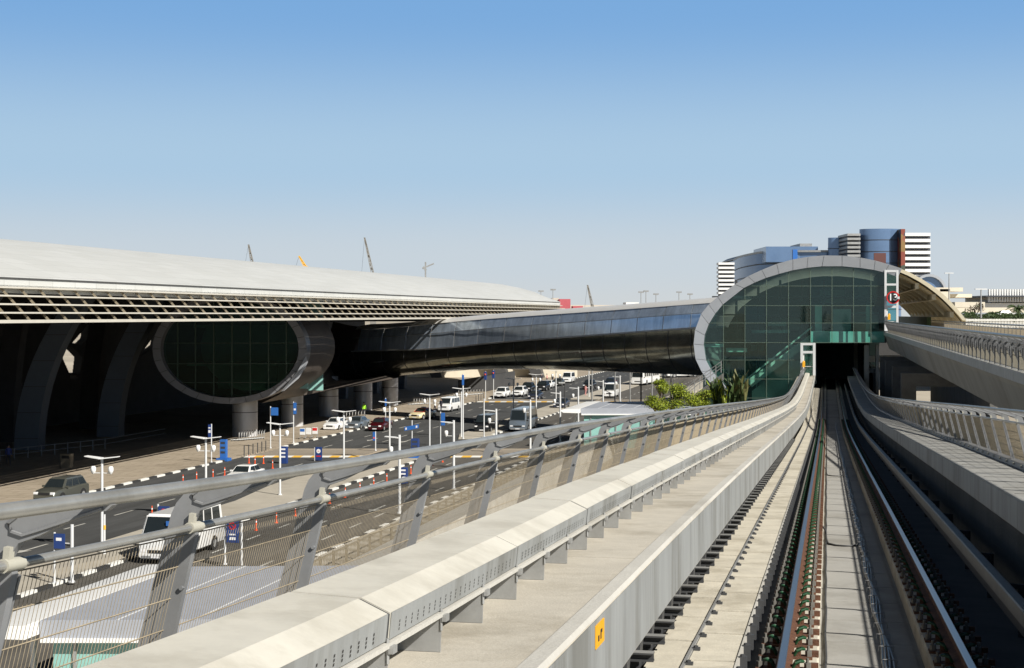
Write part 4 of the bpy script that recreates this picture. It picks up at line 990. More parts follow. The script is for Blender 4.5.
def lamp_single(label, w, v, h=5.4):
    r = thing('street_lamp', RD(w,v,.13), label, 'street lamp', 'single-wing lamps on the right kerb', RZ)
    mb = MB(); mb.tube([(0,0,0),(0,0,.10)], .2, 10); mb.tube([(0,0,.05),(0,0,h-.1)], [.11,.09], 10); mb.build('pole', m_whitem, r, smooth=50, local=True)
    s = -1
    mb = MB(); mb.hexa([(s*.06,-.25,h-.32),(s*1.0,-.18,h-.24),(s*1.0,.18,h-.24),(s*.06,.25,h-.32)],[(s*.06,-.25,h-.26),(s*1.0,-.18,h-.2),(s*1.0,.18,h-.2),(s*.06,.25,h-.26)]); mb.build('reflector_wing', m_white, r, local=True)
    mb = MB(); mb.beam((s*.06,0,h-1.3),(s*.6,0,h-1.3),.05,.04); mb.tube([(s*.6,0,h-1.36),(s*.6,0,h-1.26),(s*.6,0,h-1.12),(s*.6,0,h-.96),(s*.6,0,h-.9)], [.05,.12,.155,.15,.10], 10); mb.build('spotlight', m_white, r, smooth=50, local=True)
    return r
l1 = lamp_single('single-wing lamp post seen below the bright tube, nearest of its row', 101, -30.0)
for w, lab in ((115,'single-wing lamp post beside the tall blue flag sign'),(129,'single-wing lamp post between the black car and the silver minibus'),(143,'single-wing lamp post in front of the silver minibus'),(158,'single-wing lamp post in front of the dark small car'),(168.7,'single-wing lamp post at the white end of the bus shelter'),(186,'single-wing lamp post right of the far white van'),(200,'farthest single-wing lamp post in front of the white coach')):
    copy_tree(l1, None, RD(w,-30.0,.13), RZ, lab)
def post(label, w, v, h, extra=None, name='signpost', cat='signpost', rad=.06, mats=None):
    r = thing(name, RD(w,v,.13), label, cat, None, RZ)
    mb = MB(); mb.tube([(0,0,0),(0,0,h)], rad, 8); mb.tube([(0,0,0),(0,0,.08)], rad*2, 8); mb.build('pole', m_whitem, r, smooth=50, local=True)
    if extra: extra(r)
    return r
def panel(x0,x1,z0,z1,mat,y=-.09, marks=()):
    def f(r):
        mb = MB(); mb.box(x0,x1,y-.03,y+.03,z0,z1); o = mb.build('sign_panel', mat, r, local=True, bevel=.01)
        for (a,b,c,d,mt) in marks:
            q = MB(); q.box(a,b,y-.036,y-.0305,c,d); q.build('sign_marking', mt, o, local=True)
        return o
    return f
def ring(x, z, r_, mat, y=-.125):
    def f(r):
        mb = MB(); mb.loft([[Vector((x+rr*math.cos(2*math.pi*k/20), yy, z+rr*math.sin(2*math.pi*k/20))) for k in range(20)] for rr, yy in ((r_,y),(r_,y-.008),(r_*.7,y-.008),(r_*.7,y),(r_,y))], caps=False); mb.build('sign_ring', mat, r, local=True)
        mb = MB(); mb.beam((x-r_*.5,y-.004,z+r_*.5),(x+r_*.5,y-.004,z-r_*.5),.008,r_*.25,up=(0,0,1)); mb.build('sign_bar', mat, r, local=True)
    return f
def many(*fs):
    def f(r):
        for g in fs: g(r)
    return f
def vw(x, y):                 # pixel on the ground -> w, v
    g = ground(x, y); return g.y, g.x-.222*g.y
w, v = vw(54.5,586); post('short white post with small blue sign near the bottom left kerb', w, v, 2.55, panel(.02,.62,1.75,2.5,m_blue,marks=((.15,.45,2.15,2.3,m_lit),)))
w, v = vw(72,585)
def gl(r):
    mb = MB(); mb.beam((-.06,0,1.95),(-.62,0,1.95),.05,.04); mb.tube([(-.62,0,1.9),(-.62,0,2.0),(-.62,0,2.15),(-.62,0,2.3),(-.62,0,2.38)], [.05,.12,.16,.15,.1], 10); mb.build('spotlight', m_white, r, smooth=50, local=True)
post('short white post with one white side light near the bottom left kerb', w, v, 2.9, gl, 'light_post', 'light post', .09)
w, v = vw(104.5,556); post('slim white post with yellow band on the median left of the minibus', w, v, 2.2, lambda r: MB().tube([(0,0,1.35),(0,0,1.6)], .075, 8).build('yellow_band', m_ylw, r, local=True))
w, v = vw(158,552); post('white post with blue no-parking panel behind the white minibus', w, v, 2.6, many(panel(.06,.75,1.4,2.5,m_blue,marks=((.2,.6,1.6,1.72,m_lit),)), ring(.4,2.2,.17,m_red)))
def two(r):
    mb = MB(); mb.tube([(.95,0,0),(.95,0,2.6)], .06, 8); mb.build('pole', m_whitem, r, local=True)
    panel(.12,.83,1.2,2.45,m_blue,marks=((.3,.65,1.35,1.5,m_lit),(.3,.65,1.6,1.68,m_lit)))(r); ring(.47,2.1,.2,m_red)(r)
w, v = vw(225,567); post('two-legged blue no-parking board right of the white minibus', w, v, 2.6, two, cat='sign')
w, v = vw(211.4,464); post('tall slim sign pole with blue and white flag panel left of the blue info column', w, v, 3.5, panel(-.28,.02,2.3,3.45,m_blue,marks=((-.24,-.02,2.7,2.95,m_lit),(-.24,-.02,3.1,3.2,m_lit))))
w, v = vw(270.5,449.5); post('tall sign pole with square blue panel beside the bollards', w, v, 4.2, panel(.08,.85,3.3,4.1,m_blue2))
w, v = vw(293.5,444); post('tall sign pole with narrow blue panel right of the square one', w, v, 4.3, panel(.02,.36,3.0,4.2,m_blue2,marks=((.08,.3,3.4,3.6,m_lit),)))
w, v = vw(375.5,452); post('short sign pole with narrow blue and orange panel below the red car', w, v, 1.9, panel(-.25,.0,1.0,1.85,m_blue2,marks=((-.2,-.05,1.2,1.35,m_orange),)))
w, v = vw(385.5,425); post('sign pole with slim blue panel behind the lamp by the red car', w, v, 3.2, panel(-.05,.15,2.2,3.1,m_blue2))
w, v = vw(440.5,446); post('tall pole with big blue flag panel beside the single-wing lamp', w, v, 3.4, panel(.08,.5,2.0,3.3,m_blue2))
w, v = vw(463,440); post('tall slim pole with pale blue top panel right of the white van', w, v, 7.0, panel(-.1,.14,5.8,6.9,m_blue2), rad=.08)
w, v = vw(484,438); post('plain white pole left of the black parked car', w, v, 4.2, None, rad=.07)
w, v = vw(375.6,452)
# direction sign on a pole
def dirsign(r):
    mb = MB(); mb.loft([[(-.75,-.1,1.52),(.75,-.1,1.82),(.75,-.1,2.22),(-.75,-.1,1.92)],[(-.75,-.18,1.52),(.75,-.18,1.82),(.75,-.18,2.22),(-.75,-.18,1.92)]]); o = mb.build('sign_panel', m_blue2, r, local=True)
    q = MB(); q.loft([[(-.65,-.186,1.62),(-.5,-.186,1.65),(-.5,-.186,1.87),(-.65,-.186,1.84)],[(-.65,-.19,1.62),(-.5,-.19,1.65),(-.5,-.19,1.87),(-.65,-.19,1.84)]]); q.loft([[(.45,-.186,1.84),(.62,-.186,1.88),(.62,-.186,2.10),(.45,-.186,2.06)],[(.45,-.19,1.84),(.62,-.19,1.88),(.62,-.19,2.10),(.45,-.19,2.06)]]); q.build('sign_marking', m_lit, o, local=True)
w, v = vw(412,447); post('pole with tilted light blue direction board right of the red car', w, v, 2.6, dirsign, cat='direction sign')
def totem(label, x0, x1, y0, y1, base=True, mats=(None,), marks=3, mat=None):
    g = ground((x0+x1)/2, y1); s = g.y/F; wd = (x1-x0)*s; h = (y1-y0)*s
    r = thing('sign_column', g, label, 'sign', None, RZ); mat = mat or m_blue
    mb = MB(); mb.box(-wd/2,wd/2,-.22,.22,0 if not base else .28,h); o = mb.build('sign_body', mat, r, local=True, bevel=.02)
    if base: mb = MB(); mb.box(-wd*.95,wd*.95,-.5,.5,0,.28); mb.build('plinth', m_blue2, r, local=True, bevel=.03)
    for k in range(marks):
        z = h*(.80-.22*k); q = MB(); q.box(-wd*.36,wd*.36,-.228,-.2215,z,z+h*.10); q.build('sign_marking', (m_hdark if base else m_lit), o, local=True)
    return r
totem('tall blue information column on a wide base beside the plaza kerb', 220.5, 227, 439.5, 461, True, mat=m_blue2)
totem('blue box sign standing on the road before the striped crosswalk', 279.5, 287.5, 446.5, 463.5, False)
totem('dark blue sign column on a base on the median, under the direction board', 411.5, 419, 438.5, 459, True)
totem('blue board beside the orange cones, seen above the lower handrail', 400.5, 407.5, 467.5, 484, False)
g = ground(319, 461); r = thing('round_logo_sign', g, 'white post with dark blue panel carrying a round white emblem by the crosswalk', 'sign', None, RZ)
mb = MB(); mb.box(-.45,-.38,-.04,.04,0,1.25); mb.build('post', m_whitem, r, local=True)
mb = MB(); mb.box(-.36,.3,-.05,.05,.05,1.3); mb.build('sign_panel', m_blue, r, local=True, bevel=.02)
mb = MB(); mb.loft([[Vector((-.03+.2*math.cos(.3142*k),y,.92+.2*math.sin(.3142*k))) for k in range(20)] for y in (-.051,-.06)]); mb.build('emblem', m_lit, r, local=True)
mb = MB(); mb.box(-.12,.06,-.066,-.0605,.89,.94); mb.box(-.25,.2,-.058,-.0515,.4,.5); mb.build('sign_marking', m_red, r, local=True)
# traffic signals far off
for x, y, lab in ((485.5,401.5,'traffic signal on a dark pole left of the two white off-roaders'),(493.5,399.5,'traffic signal with red lamp just left of the white off-roader')):
    w, v = vw(x, y); post(lab, w, v, 4.6, lambda r: (MB().box(-.2,.2,-.2,.12,3.3,4.5).build('signal_head', m_blue, r, local=True), MB().sphere((0,-.2,4.1),.13,8,5).build('signal_lamp', m_orange, r, local=True)), 'traffic_signal', 'traffic signal')
# tall thin poles under the right half of the bridge
tp = None
for n, (x, w) in enumerate(((565,213),(592,182),(615,196),(630,210),(641,180),(652,238),(663,190),(671,230))):
    X = (x-CX)/F*w; lab = ['first','second','third','fourth','fifth','sixth','seventh','eighth'][n]+' from the left of the tall thin poles beyond the bus shelter'
    r = thing('tall_pole', (X,w,.1), lab, 'pole', 'tall thin poles beyond the shelter'); MB().tube([(0,0,0),(0,0,9 if n else 3.8)],[.10,.07],8).build('shaft', m_galv if n not in (0,4) else m_dark, r, local=True, smooth=50)
    MB().box(-.6,0,-.12,.12,8.9 if n else 3.72,9.0 if n else 3.82).build('lamp_head', m_whitem, r, local=True)
# bollards
bo = MB().tube([(0,0,0),(0,0,.95)], .05, 8).sphere((0,0,.95), .055, 8, 4).build('bollard', m_dark, None, smooth=50, local=True)
tag(bo, 'thin dark bollard in the row along the plaza kerb before the crosswalk', 'bollard', 'bollards beside the near crosswalk'); bo.location = ground(244.2,456,.13)
for x, y in ((248.7,455),(253,454),(257.6,452.9),(261.8,451.7),(265.8,450.6)): copy_tree(bo, None, ground(x,y,.13))
for x, y in ((476,402),(478.5,401),(481,400.2),(483.3,399.2)):
    c = copy_tree(bo, None, ground(x,y,.13)); c['label'] = 'thin dark bollard in the far row left of the traffic signals'; c['group'] = 'bollards beside the far crosswalk'
co = MB().loft([[Vector((r*math.cos(.7854*k),r*math.sin(.7854*k),z)) for k in range(8)] for z, r in ((0,.12),(.04,.12),(.06,.05),(.75,.03))]).build('delineator_post', m_orange, None, smooth=40, local=True)
tag(co, 'orange delineator cone standing on the road beside the plaza kerb', 'traffic cone', 'orange cones on the left road'); co.location = ground(249,463.3)
MB().tube([(0,0,.5),(0,0,.6)], .044, 8).build('white_band', m_lit, co, local=True)
for x, y in ((263.5,463.6),(272.6,468.4),(255,465.5),(224.7,476),(213,478.5),(196.6,481),(183,484),(152,517)): copy_tree(co, None, ground(x,y))
for k in range(14):
    c = copy_tree(co, None, RD(94+3.35*k,-36.9)); c['label'] = 'orange delineator cone in the row between the lanes of the right road'; c['group'] = 'orange cones on the right road'
# low railing between the right road and the viaduct
rl = thing('low_railing', RD(100,-26.6,.13), 'low tan railing along the pavement beyond the wire mesh fence', 'railing')
mb = MB(); mb.beam(RD(58,-26.6,1.15),RD(148,-26.6,1.15),.08,.08); mb.beam(RD(58,-26.6,.3),RD(148,-26.6,.3),.06,.06); mb.build('rail', m_louvd, rl)
mb = MB(); w = 58
while w < 148: mb.beam(RD(w,-26.6,.13),RD(w,-26.6,1.15),.03,.03); w += .22
mb.build('baluster', m_louvd, rl)
for k in range(46):
    mb = MB(); mb.beam(RD(58+2*k,-26.6,.13),RD(58+2*k,-26.6,1.25),.14,.14); mb.build('post', m_louvd, rl)
mb = MB(); mb.hexa([RD(58,-26.2,0),RD(58,-22,0),RD(148,-22,0),RD(148,-26.2,0)],[RD(58,-26.2,.5),RD(58,-22.2,1.8),RD(148,-22.2,1.8),RD(148,-26.2,.5)])
o = mb.build('embankment', m_conc); o['kind'] = 'structure'

# ------------------------------------------------------------ shelter roofs
m_kiosk = M('grey_roof_sheet', (.34,.36,.40), .5, var=.06)
def shelter(label, w0, w1, v0, v1, zt):
    r = thing('shelter', RD((w0+w1)/2,(v0+v1)/2,0), label, 'shelter')
    prof = [(v0,zt-.35),(v0-.25,zt-.2),(v0-.25,zt-.08),(v0,zt),(v0+1.6,zt+.03),(v0+1.6,zt-.4)]
    mb = MB(); mb.loft([[RD(w,v,z) for v,z in prof] for w in (w0-.8,w0-.5,w0,w1,w1+.6)]); mb.build('front_eave', m_white, r, smooth=30)
    mb = MB(); mb.loft([[RD(w,v,z) for v,z in ((v0+1.61,zt-.55),(v0+1.61,zt+.03),(v1-1,zt+.12),(v1,zt-.02),(v1,zt-.55))] for w in (w0,w1)]); mb.build('roof', m_kiosk, r, bevel=.03)
    for k in range(1, 6):
        v = v0+1.61+(v1-v0-2.6)*k/6; mb = MB(); mb.beam(RD(w0+.02,v,zt+.03+.09*k/6),RD(w1-.02,v,zt+.03+.09*k/6),.05,.03); mb.build('roof_seam', m_whitem, r)
    mb = MB(); mb.beam(RD(w0-.06,v0+1.7,zt-.58),RD(w0-.06,v1-.1,zt-.58),.12,.12); mb.build('gutter', m_white, r)
    mb = MB()
    k = w0+1.0
    mb.hexa([RD(w0+.3,v0+1.9,0),RD(w0+.3,v1-.6,0),RD(w1-.6,v1-.6,0),RD(w1-.6,v0+1.9,0)],[RD(w0+.3,v0+1.9,zt-.56),RD(w0+.3,v1-.6,zt-.56),RD(w1-.6,v1-.6,zt-.56),RD(w1-.6,v0+1.9,zt-.56)]); mb.build('glass_wall', m_teal, r)
    mb = MB()
    for j in range(5):
        v = v0+2.6+(v1-v0-3.2)*j/4; mb.beam(RD(w0+.25,v,0),RD(w0+.25,v,zt-.56),.1,.1)
    mb.build('frame', m_galv, r)
    for w in (w0+1,w1-1): mb = MB(); mb.tube([RD(w,v0+.9,0),RD(w,v0+.9,zt-.4)],.1,8); mb.build('column', m_whitem, r, smooth=50)
shelter('large pale flat-roofed building with green glass wall at the bottom left below the fence', 46.5, 56.5, -26.6, -9.5, 4.0)
shelter('long white bus shelter roof with rounded left end below the bridge', 152, 164, -28.4, -15.0, 4.0)

# ------------------------------------------------------------ vehicles
def q4(a, b, c, d, u0, u1, v0, v1, off):
    a, b, c, d = map(Vector, (a,b,c,d)); n = (b-a).cross(d-a).normalized()*off
    f = lambda u, v: (a*(1-u)+b*u)*(1-v)+(d*(1-u)+c*u)*v + n
    return [f(u0,v0),f(u1,v0),f(u1,v1),f(u0,v1)]
def vehicle(name, label, cat, paint, L, W, prof, cab, wheels, wr, roofm=None, nwin=2, group=None, grille=None, lamps_z=.7, clear=.22, rack=False, sidestripe=None):
    r = thing(name, (0,0,0), label, cat, group)
    hw = W/2; mb = MB(); secs = []
    for x, zt, k in prof:
        w_ = hw*k; zb = clear
        half = [(w_*.86,zb),(w_*.98,zb+.10),(w_,zb+(zt-zb)*.5),(w_*.98,zt-.09),(w_*.90,zt-.01)]
        secs.append([Vector((x,y,z)) for y,z in half]+[Vector((x,0,zt+.02))]+[Vector((x,-y,z)) for y,z in reversed(half)])
    mb.loft(secs); mb.build('body', paint, r, smooth=38, local=True)
    x0,x1,r0,r1,zb,zr,wb,wt = cab
    B = [Vector(p) for p in ((x0,-wb,zb),(x1,-wb,zb),(x1,wb,zb),(x0,wb,zb))]; Tt = [Vector(p) for p in ((r0,-wt,zr),(r1,-wt,zr),(r1,wt,zr),(r0,wt,zr))]
    mb = MB(); mb.hexa(B, Tt); mb.build('cabin', roofm or paint, r, smooth=45, local=True, bevel=min(.09,.04*(zr)))
    o = MB(); o.add(q4(B[1],B[2],Tt[2],Tt[1],.07,.93,.10,.90,.012),[(0,1,2,3)]); o.build('windscreen', m_carglass, r, local=True)
    o = MB(); o.add(q4(B[3],B[0],Tt[0],Tt[3],.10,.90,.18,.88,.012),[(0,1,2,3)]); o.build('rear_window', m_carglass, r, local=True)
    for k in range(nwin):
        a = .05+.90*k/nwin+.012; b = .05+.90*(k+1)/nwin-.012
        MB().add(q4(B[0],B[1],Tt[1],Tt[0],a,b,.14,.86,.012),[(0,1,2,3)]).build('side_window', m_carglass, r, local=True); MB().add(q4(B[2],B[3],Tt[3],Tt[2],1-b,1-a,.14,.86,.012),[(0,1,2,3)]).build('side_window', m_carglass, r, local=True)
    for wx in wheels:
        for s in (-1,1):
            y = s*(hw-.10)
            mb = MB(); mb.tube([(wx,s*(hw+.004-.01),wr*1.02),(wx,s*(hw+.004),wr*1.02)], wr*1.18, 18); a = mb.build('wheel_arch', m_black, r, local=True)
            mb = MB(); mb.tube([(wx,y-.1*1,wr),(wx,y+.1*1+s*.02,wr)], wr, 18); t = mb.build('wheel', m_black, r, smooth=40, local=True)
            mb = MB(); mb.tube([(wx,s*(hw+.022),wr),(wx,s*(hw+.032),wr)], wr*.6, 14); mb.build('rim', m_galv, t, local=True)
    xf = prof[-1][0]; xb = prof[0][0]; zf = prof[-1][1]
    for s in (-1,1):
        mb = MB(); mb.box(xf-.16,xf+.012,min(s*hw*.52,s*hw*.86),max(s*hw*.52,s*hw*.86),lamps_z-.09,lamps_z+.08); mb.build('headlight', m_lit, r, local=True, bevel=.02)
        mb = MB(); mb.box(xb-.012,xb+.1,min(s*hw*.66,s*hw*.88),max(s*hw*.66,s*hw*.88),lamps_z-.05,lamps_z+.2); mb.build('tail_light', m_red, r, local=True, bevel=.02)
        mb = MB(); mb.box(x1-.42,x1-.30,min(s*(wb-.03),s*(wb+.20)),max(s*(wb-.03),s*(wb+.20)),zb+.03,zb+.18); mb.build('mirror', paint if W < 1.98 else m_black, r, local=True, bevel=.02)
    mb = MB(); mb.box(xf-.05,xf+.014,-hw*.45,hw*.45,lamps_z-.13,lamps_z+.05); mb.build('grille', m_black, r, local=True)
    mb = MB(); mb.box(xf-.06,xf+.03,-hw*.82,hw*.82,clear+.02,clear+.17); mb.box(xb-.03,xb+.06,-hw*.8,hw*.8,clear+.02,clear+.17); mb.build('bumper', grille or paint, r, local=True, bevel=.02)
    mb = MB(); mb.box(xf+.031,xf+.038,-.25,.25,clear+.06,clear+.16); mb.build('number_plate', m_lit, r, local=True)
    if rack:
        mb = MB()
        for s in (-1,1): mb.tube([(r0+.15,s*wt*.86,zr+.01),(r0+.2,s*wt*.86,zr+.06),(r1-.3,s*wt*.86,zr+.06),(r1-.2,s*wt*.86,zr+.01)], .02, 5)
        mb.build('roof_rail', m_dark, r, local=True)
    return r
def carpaint(n, c, metal=.3): return M(n, c, .28, metal=metal, var=0, coat=.6)
p_white = carpaint('car_white', (.78,.78,.76), 0); p_grey = carpaint('car_grey_green', (.16,.165,.14), .6); p_dred = carpaint('car_shaded_dark_red', (.07,.004,.008)); p_cream = carpaint('car_cream', (.72,.62,.38), 0)
p_black = carpaint('car_black', (.015,.016,.018)); p_silver = carpaint('car_silver_blue', (.22,.26,.30), .5); p_navy = carpaint('car_dark_blue', (.03,.04,.07)); p_red = carpaint('car_red_roof', (.75,.04,.02), 0)
def sedan(label, paint, roofm=None, w=0, v=0, rz=-102.5, cat='car', group=None):
    o = vehicle('parked_car', label, cat, paint, 4.6, 1.78, [(-2.3,.80,.86),(-2.2,.98,.94),(-1.5,1.0,1.0),(0,.96,1.0),(1.0,.94,1.0),(1.9,.82,.97),(2.25,.68,.90),(2.32,.60,.84)],
        (-1.75,1.05,-1.0,.35,.93,1.43,.80,.60), (-1.38,1.40), .32, roofm, 2, group, lamps_z=.62, clear=.2)
    o.location = RD(w,v,.01); o.rotation_euler = (0,0,R(rz)); return o
def suv(label, paint, w=0, v=0, rz=-102.5, roofm=None, group=None):
    o = vehicle('parked_car', label, 'car', paint, 4.75, 1.92, [(-2.36,.95,.90),(-2.3,1.08,.97),(-1.5,1.10,1.0),(0,1.07,1.0),(1.0,1.06,1.0),(1.9,.98,.97),(2.25,.86,.91),(2.36,.72,.86)],
        (-2.25,1.15,-1.85,.45,1.03,1.70,.87,.68), (-1.42,1.43), .37, roofm, 3, group, grille=m_dark, lamps_z=.80, clear=.27, rack=True)
    o.location = RD(w,v,.01); o.rotation_euler = (0,0,R(rz)); return o
def van(label, paint, w=0, v=0, rz=-102.5, H=2.1, cat='van'):
    o = vehicle('van', label, cat, paint, 4.9, 1.88, [(-2.45,1.15,.94),(-2.4,1.2,1.0),(0,1.2,1.0),(1.5,1.15,1.0),(2.1,1.02,.96),(2.42,.86,.92),(2.46,.70,.88)],
        (-2.42,2.05,-2.32,1.25,1.1,H,.92,.80), (-1.5,1.55), .34, None, 3, None, lamps_z=.74, clear=.22)
    o.location = RD(w,v,.01); o.rotation_euler = (0,0,R(rz)); return o
def minibus(label, paint, w=0, v=0, rz=-102.5, lowm=None):
    o = vehicle('minibus', label, 'minibus', paint, 6.9, 2.06, [(-3.45,1.3,.97),(-3.4,1.35,1.0),(0,1.35,1.0),(3.1,1.35,1.0),(3.38,1.28,.97),(3.45,.9,.94)],
        (-3.42,3.38,-3.3,2.75,1.25,2.62,1.0,.86), (-2.0,2.15), .38, None, 5, None, grille=m_galv, lamps_z=.72, clear=.28)
    o.location = RD(w,v,.01); o.rotation_euler = (0,0,R(rz)); return o
suv('grey-green off-roader with roof rails parked on the plaza edge at left', p_grey, 108.9, -56.9, -104)
mbz = minibus('white minibus on the right road behind the near leaning fence post', p_white, 84.5, -37.3)
mb = MB(); mb.box(3.02,3.10,.45,.85,2.05,2.3); mb.build('route_card', m_blue2, mbz, local=True)
sedan('white sedan driving on the left road above the bright tube', p_white, None, 120.5, -48.2)
sedan('dark red sedan in the shadow of the bridge', p_dred, None, 176, -54.5)  # red paint darkened to stand in for the bridge shadow
sedan('small white car parked by the kerb before the columns, the left one of the pair', p_white, None, 176.5, -59.9)
sedan('small silver car parked by the kerb before the columns, the right one of the pair', p_silver, None, 178.5, -58.0)
tx = sedan('cream taxi with red roof just beyond the bridge shadow', p_cream, p_red, 195, -54.9, -115, 'taxi')
MB().box(-.35,-.15,-.3,.3,1.43,1.56).build('roof_sign', m_lit, tx, local=True)
van('white van with people standing at its left side', p_white, 211, -55.7, -106, 1.95)
suv('white off-roader beside the traffic signals, the left one', p_white, 245, -56.0)
suv('white off-roader right behind the other white one', p_white, 249, -54.0)
suv('black off-roader beyond the far crosswalk', p_black, 262, -55.4)
sedan('dark blue car on the left road beyond the far crosswalk', p_navy, None, 240, -49.5)
suv('black car right of the black off-roader', p_black, 268, -54.0)
sedan('white car in the middle of the far queue', p_white, None, 278, -54.9)
sedan('dark green-grey car in the far queue before the white van', p_grey, None, 287, -54.8)
van('white van at the far end of the queue', p_white, 300, -55.3)
minibus('silver-blue minibus on the right road beside the median tip', p_silver, 176, -37.7)
van('black van waiting behind the median lamp', p_black, 174, -41.6, -102.5, 1.95)
sedan('small dark car right of the silver-blue minibus', p_navy, None, 218, -41.2)
van('white high-roof van on the right road before the far crosswalk', p_white, 247, -38.5, -102.5, 2.3)
suv('dark car behind the white high-roof van', p_black, 273, -46.5)
suv('dark off-roader far off beside the pink-dressed pedestrian', p_navy, 281, -43.9)
co_ = vehicle('coach', 'white coach with dark windscreen far off under the bridge', 'coach', p_white, 11.0, 2.5, [(-5.5,1.5,.98),(0,1.5,1.0),(5.4,1.5,1.0),(5.5,1.2,.97)], (-5.48,5.46,-5.4,5.25,1.4,3.3,1.23,1.15), (-3.4,3.3), .5, None, 7, None, lamps_z=.8, clear=.35)
co_.location = RD(292,-38.8,.01); co_.rotation_euler = (0,0,R(-112))
co_ = vehicle('coach', 'white and red bus farthest off, partly behind the station stair', 'bus', p_white, 9.0, 2.5, [(-4.5,1.5,.98),(0,1.5,1.0),(4.4,1.5,1.0),(4.5,1.2,.97)], (-4.48,4.46,-4.4,4.25,1.4,2.9,1.23,1.15), (-2.8,2.7), .5, p_red, 6, None, lamps_z=.8, clear=.35)
co_.location = RD(325,-35.5,.01); co_.rotation_euler = (0,0,R(-150))

# ------------------------------------------------------------ luggage trolleys
def trolley():
    r = thing('luggage_trolley', (0,0,0), 'steel luggage trolley in the nested row before the first round column', 'luggage trolley', 'trolleys nested before the first column')
    mb = MB(); mb.tube([(-.30,-.45,.14),(-.28,.45,.14),(.28,.45,.14),(.30,-.45,.14)], .025, 6)
    for y in (-.2,.1,.35): mb.tube([(-.28,y,.14),(.28,y,.14)], .018, 5)
    mb.tube([(-.27,.40,.14),(-.27,.50,1.0),(.27,.50,1.0),(.27,.40,.14)], .022, 6); mb.build('frame', m_galv, r, local=True)
    mb = MB(); mb.box(-.24,.24,.40,.43,.45,.85); mb.build('advert_board', m_white, r, local=True)
    mb = MB(); mb.tube([(-.30,.52,1.02),(.30,.52,1.02)], .035, 6); mb.build('handle', m_black, r, local=True)
    for x, y in ((-.25,-.35),(.25,-.35),(0,.38)): mb = MB(); mb.tube([(x-.02,y,.06),(x+.02,y,.06)], .06, 8); mb.build('caster', m_black, r, local=True)
    return r
t0 = trolley(); first = True
def trow(xa, ya, xb, yb, n, label, group, rz=-75):
    global first
    a = ground(xa,ya,.13); b = ground(xb,yb,.13)
    for k in range(n):
        p = a.lerp(b, k/(n-1))
        if first: t0.location = p; t0.rotation_euler = (0,0,R(rz)); first = False; c = t0
        else: c = copy_tree(t0, None, p, R(rz))
        c['label'] = label; c['group'] = group
trow(235,441,260,439,11,'steel luggage trolley in the nested row before the first round column','trolleys nested before the first column')
trow(340,419.5,361,418,8,'steel luggage trolley in the row before the third round column','trolleys nested before the third column')
trow(411,405,427,404,7,'steel luggage trolley in the row left of the people by the white van','trolleys left of the white van')
trow(456,396,480,394.5,9,'steel luggage trolley in the long row behind the pale blue topped pole','trolleys behind the pale blue topped pole')
def handcart(label, x, y, col):
    r = thing('display_cart', ground(x,y,.13), label, 'trolley', None, R(-12))
    mb = MB(); mb.box(-.30,.30,-.05,.05,.45,1.15); mb.build('board', m_white, r, local=True, bevel=.01)
    mb = MB(); mb.box(-.26,.26,-.06,-.052,.8,1.1); mb.build('board_print', col, r, local=True)
    mb = MB(); mb.tube([(-.28,.02,.1),(-.28,.02,1.2)], .025, 5); mb.tube([(.28,.02,.1),(.28,.02,1.2)], .025, 5); mb.tube([(-.28,-.4,.15),(-.28,.3,.15)], .025, 5); mb.tube([(.28,-.4,.15),(.28,.3,.15)], .025, 5); mb.build('frame', m_galv, r, local=True)
    for s in (-.28,.28): mb = MB(); mb.tube([(s-.02,-.3,.08),(s+.02,-.3,.08)], .08, 8); mb.build('caster', m_black, r, local=True)
handcart('white trolley with pale blue print near the plaza kerb, leftmost of the loose ones', 302.5, 439, m_blue2)
handcart('plain white trolley in the middle of the loose ones by the kerb', 308.5, 438.5, m_white)
handcart('white trolley with red corner at the right of the loose ones by the kerb', 315, 438, m_red)

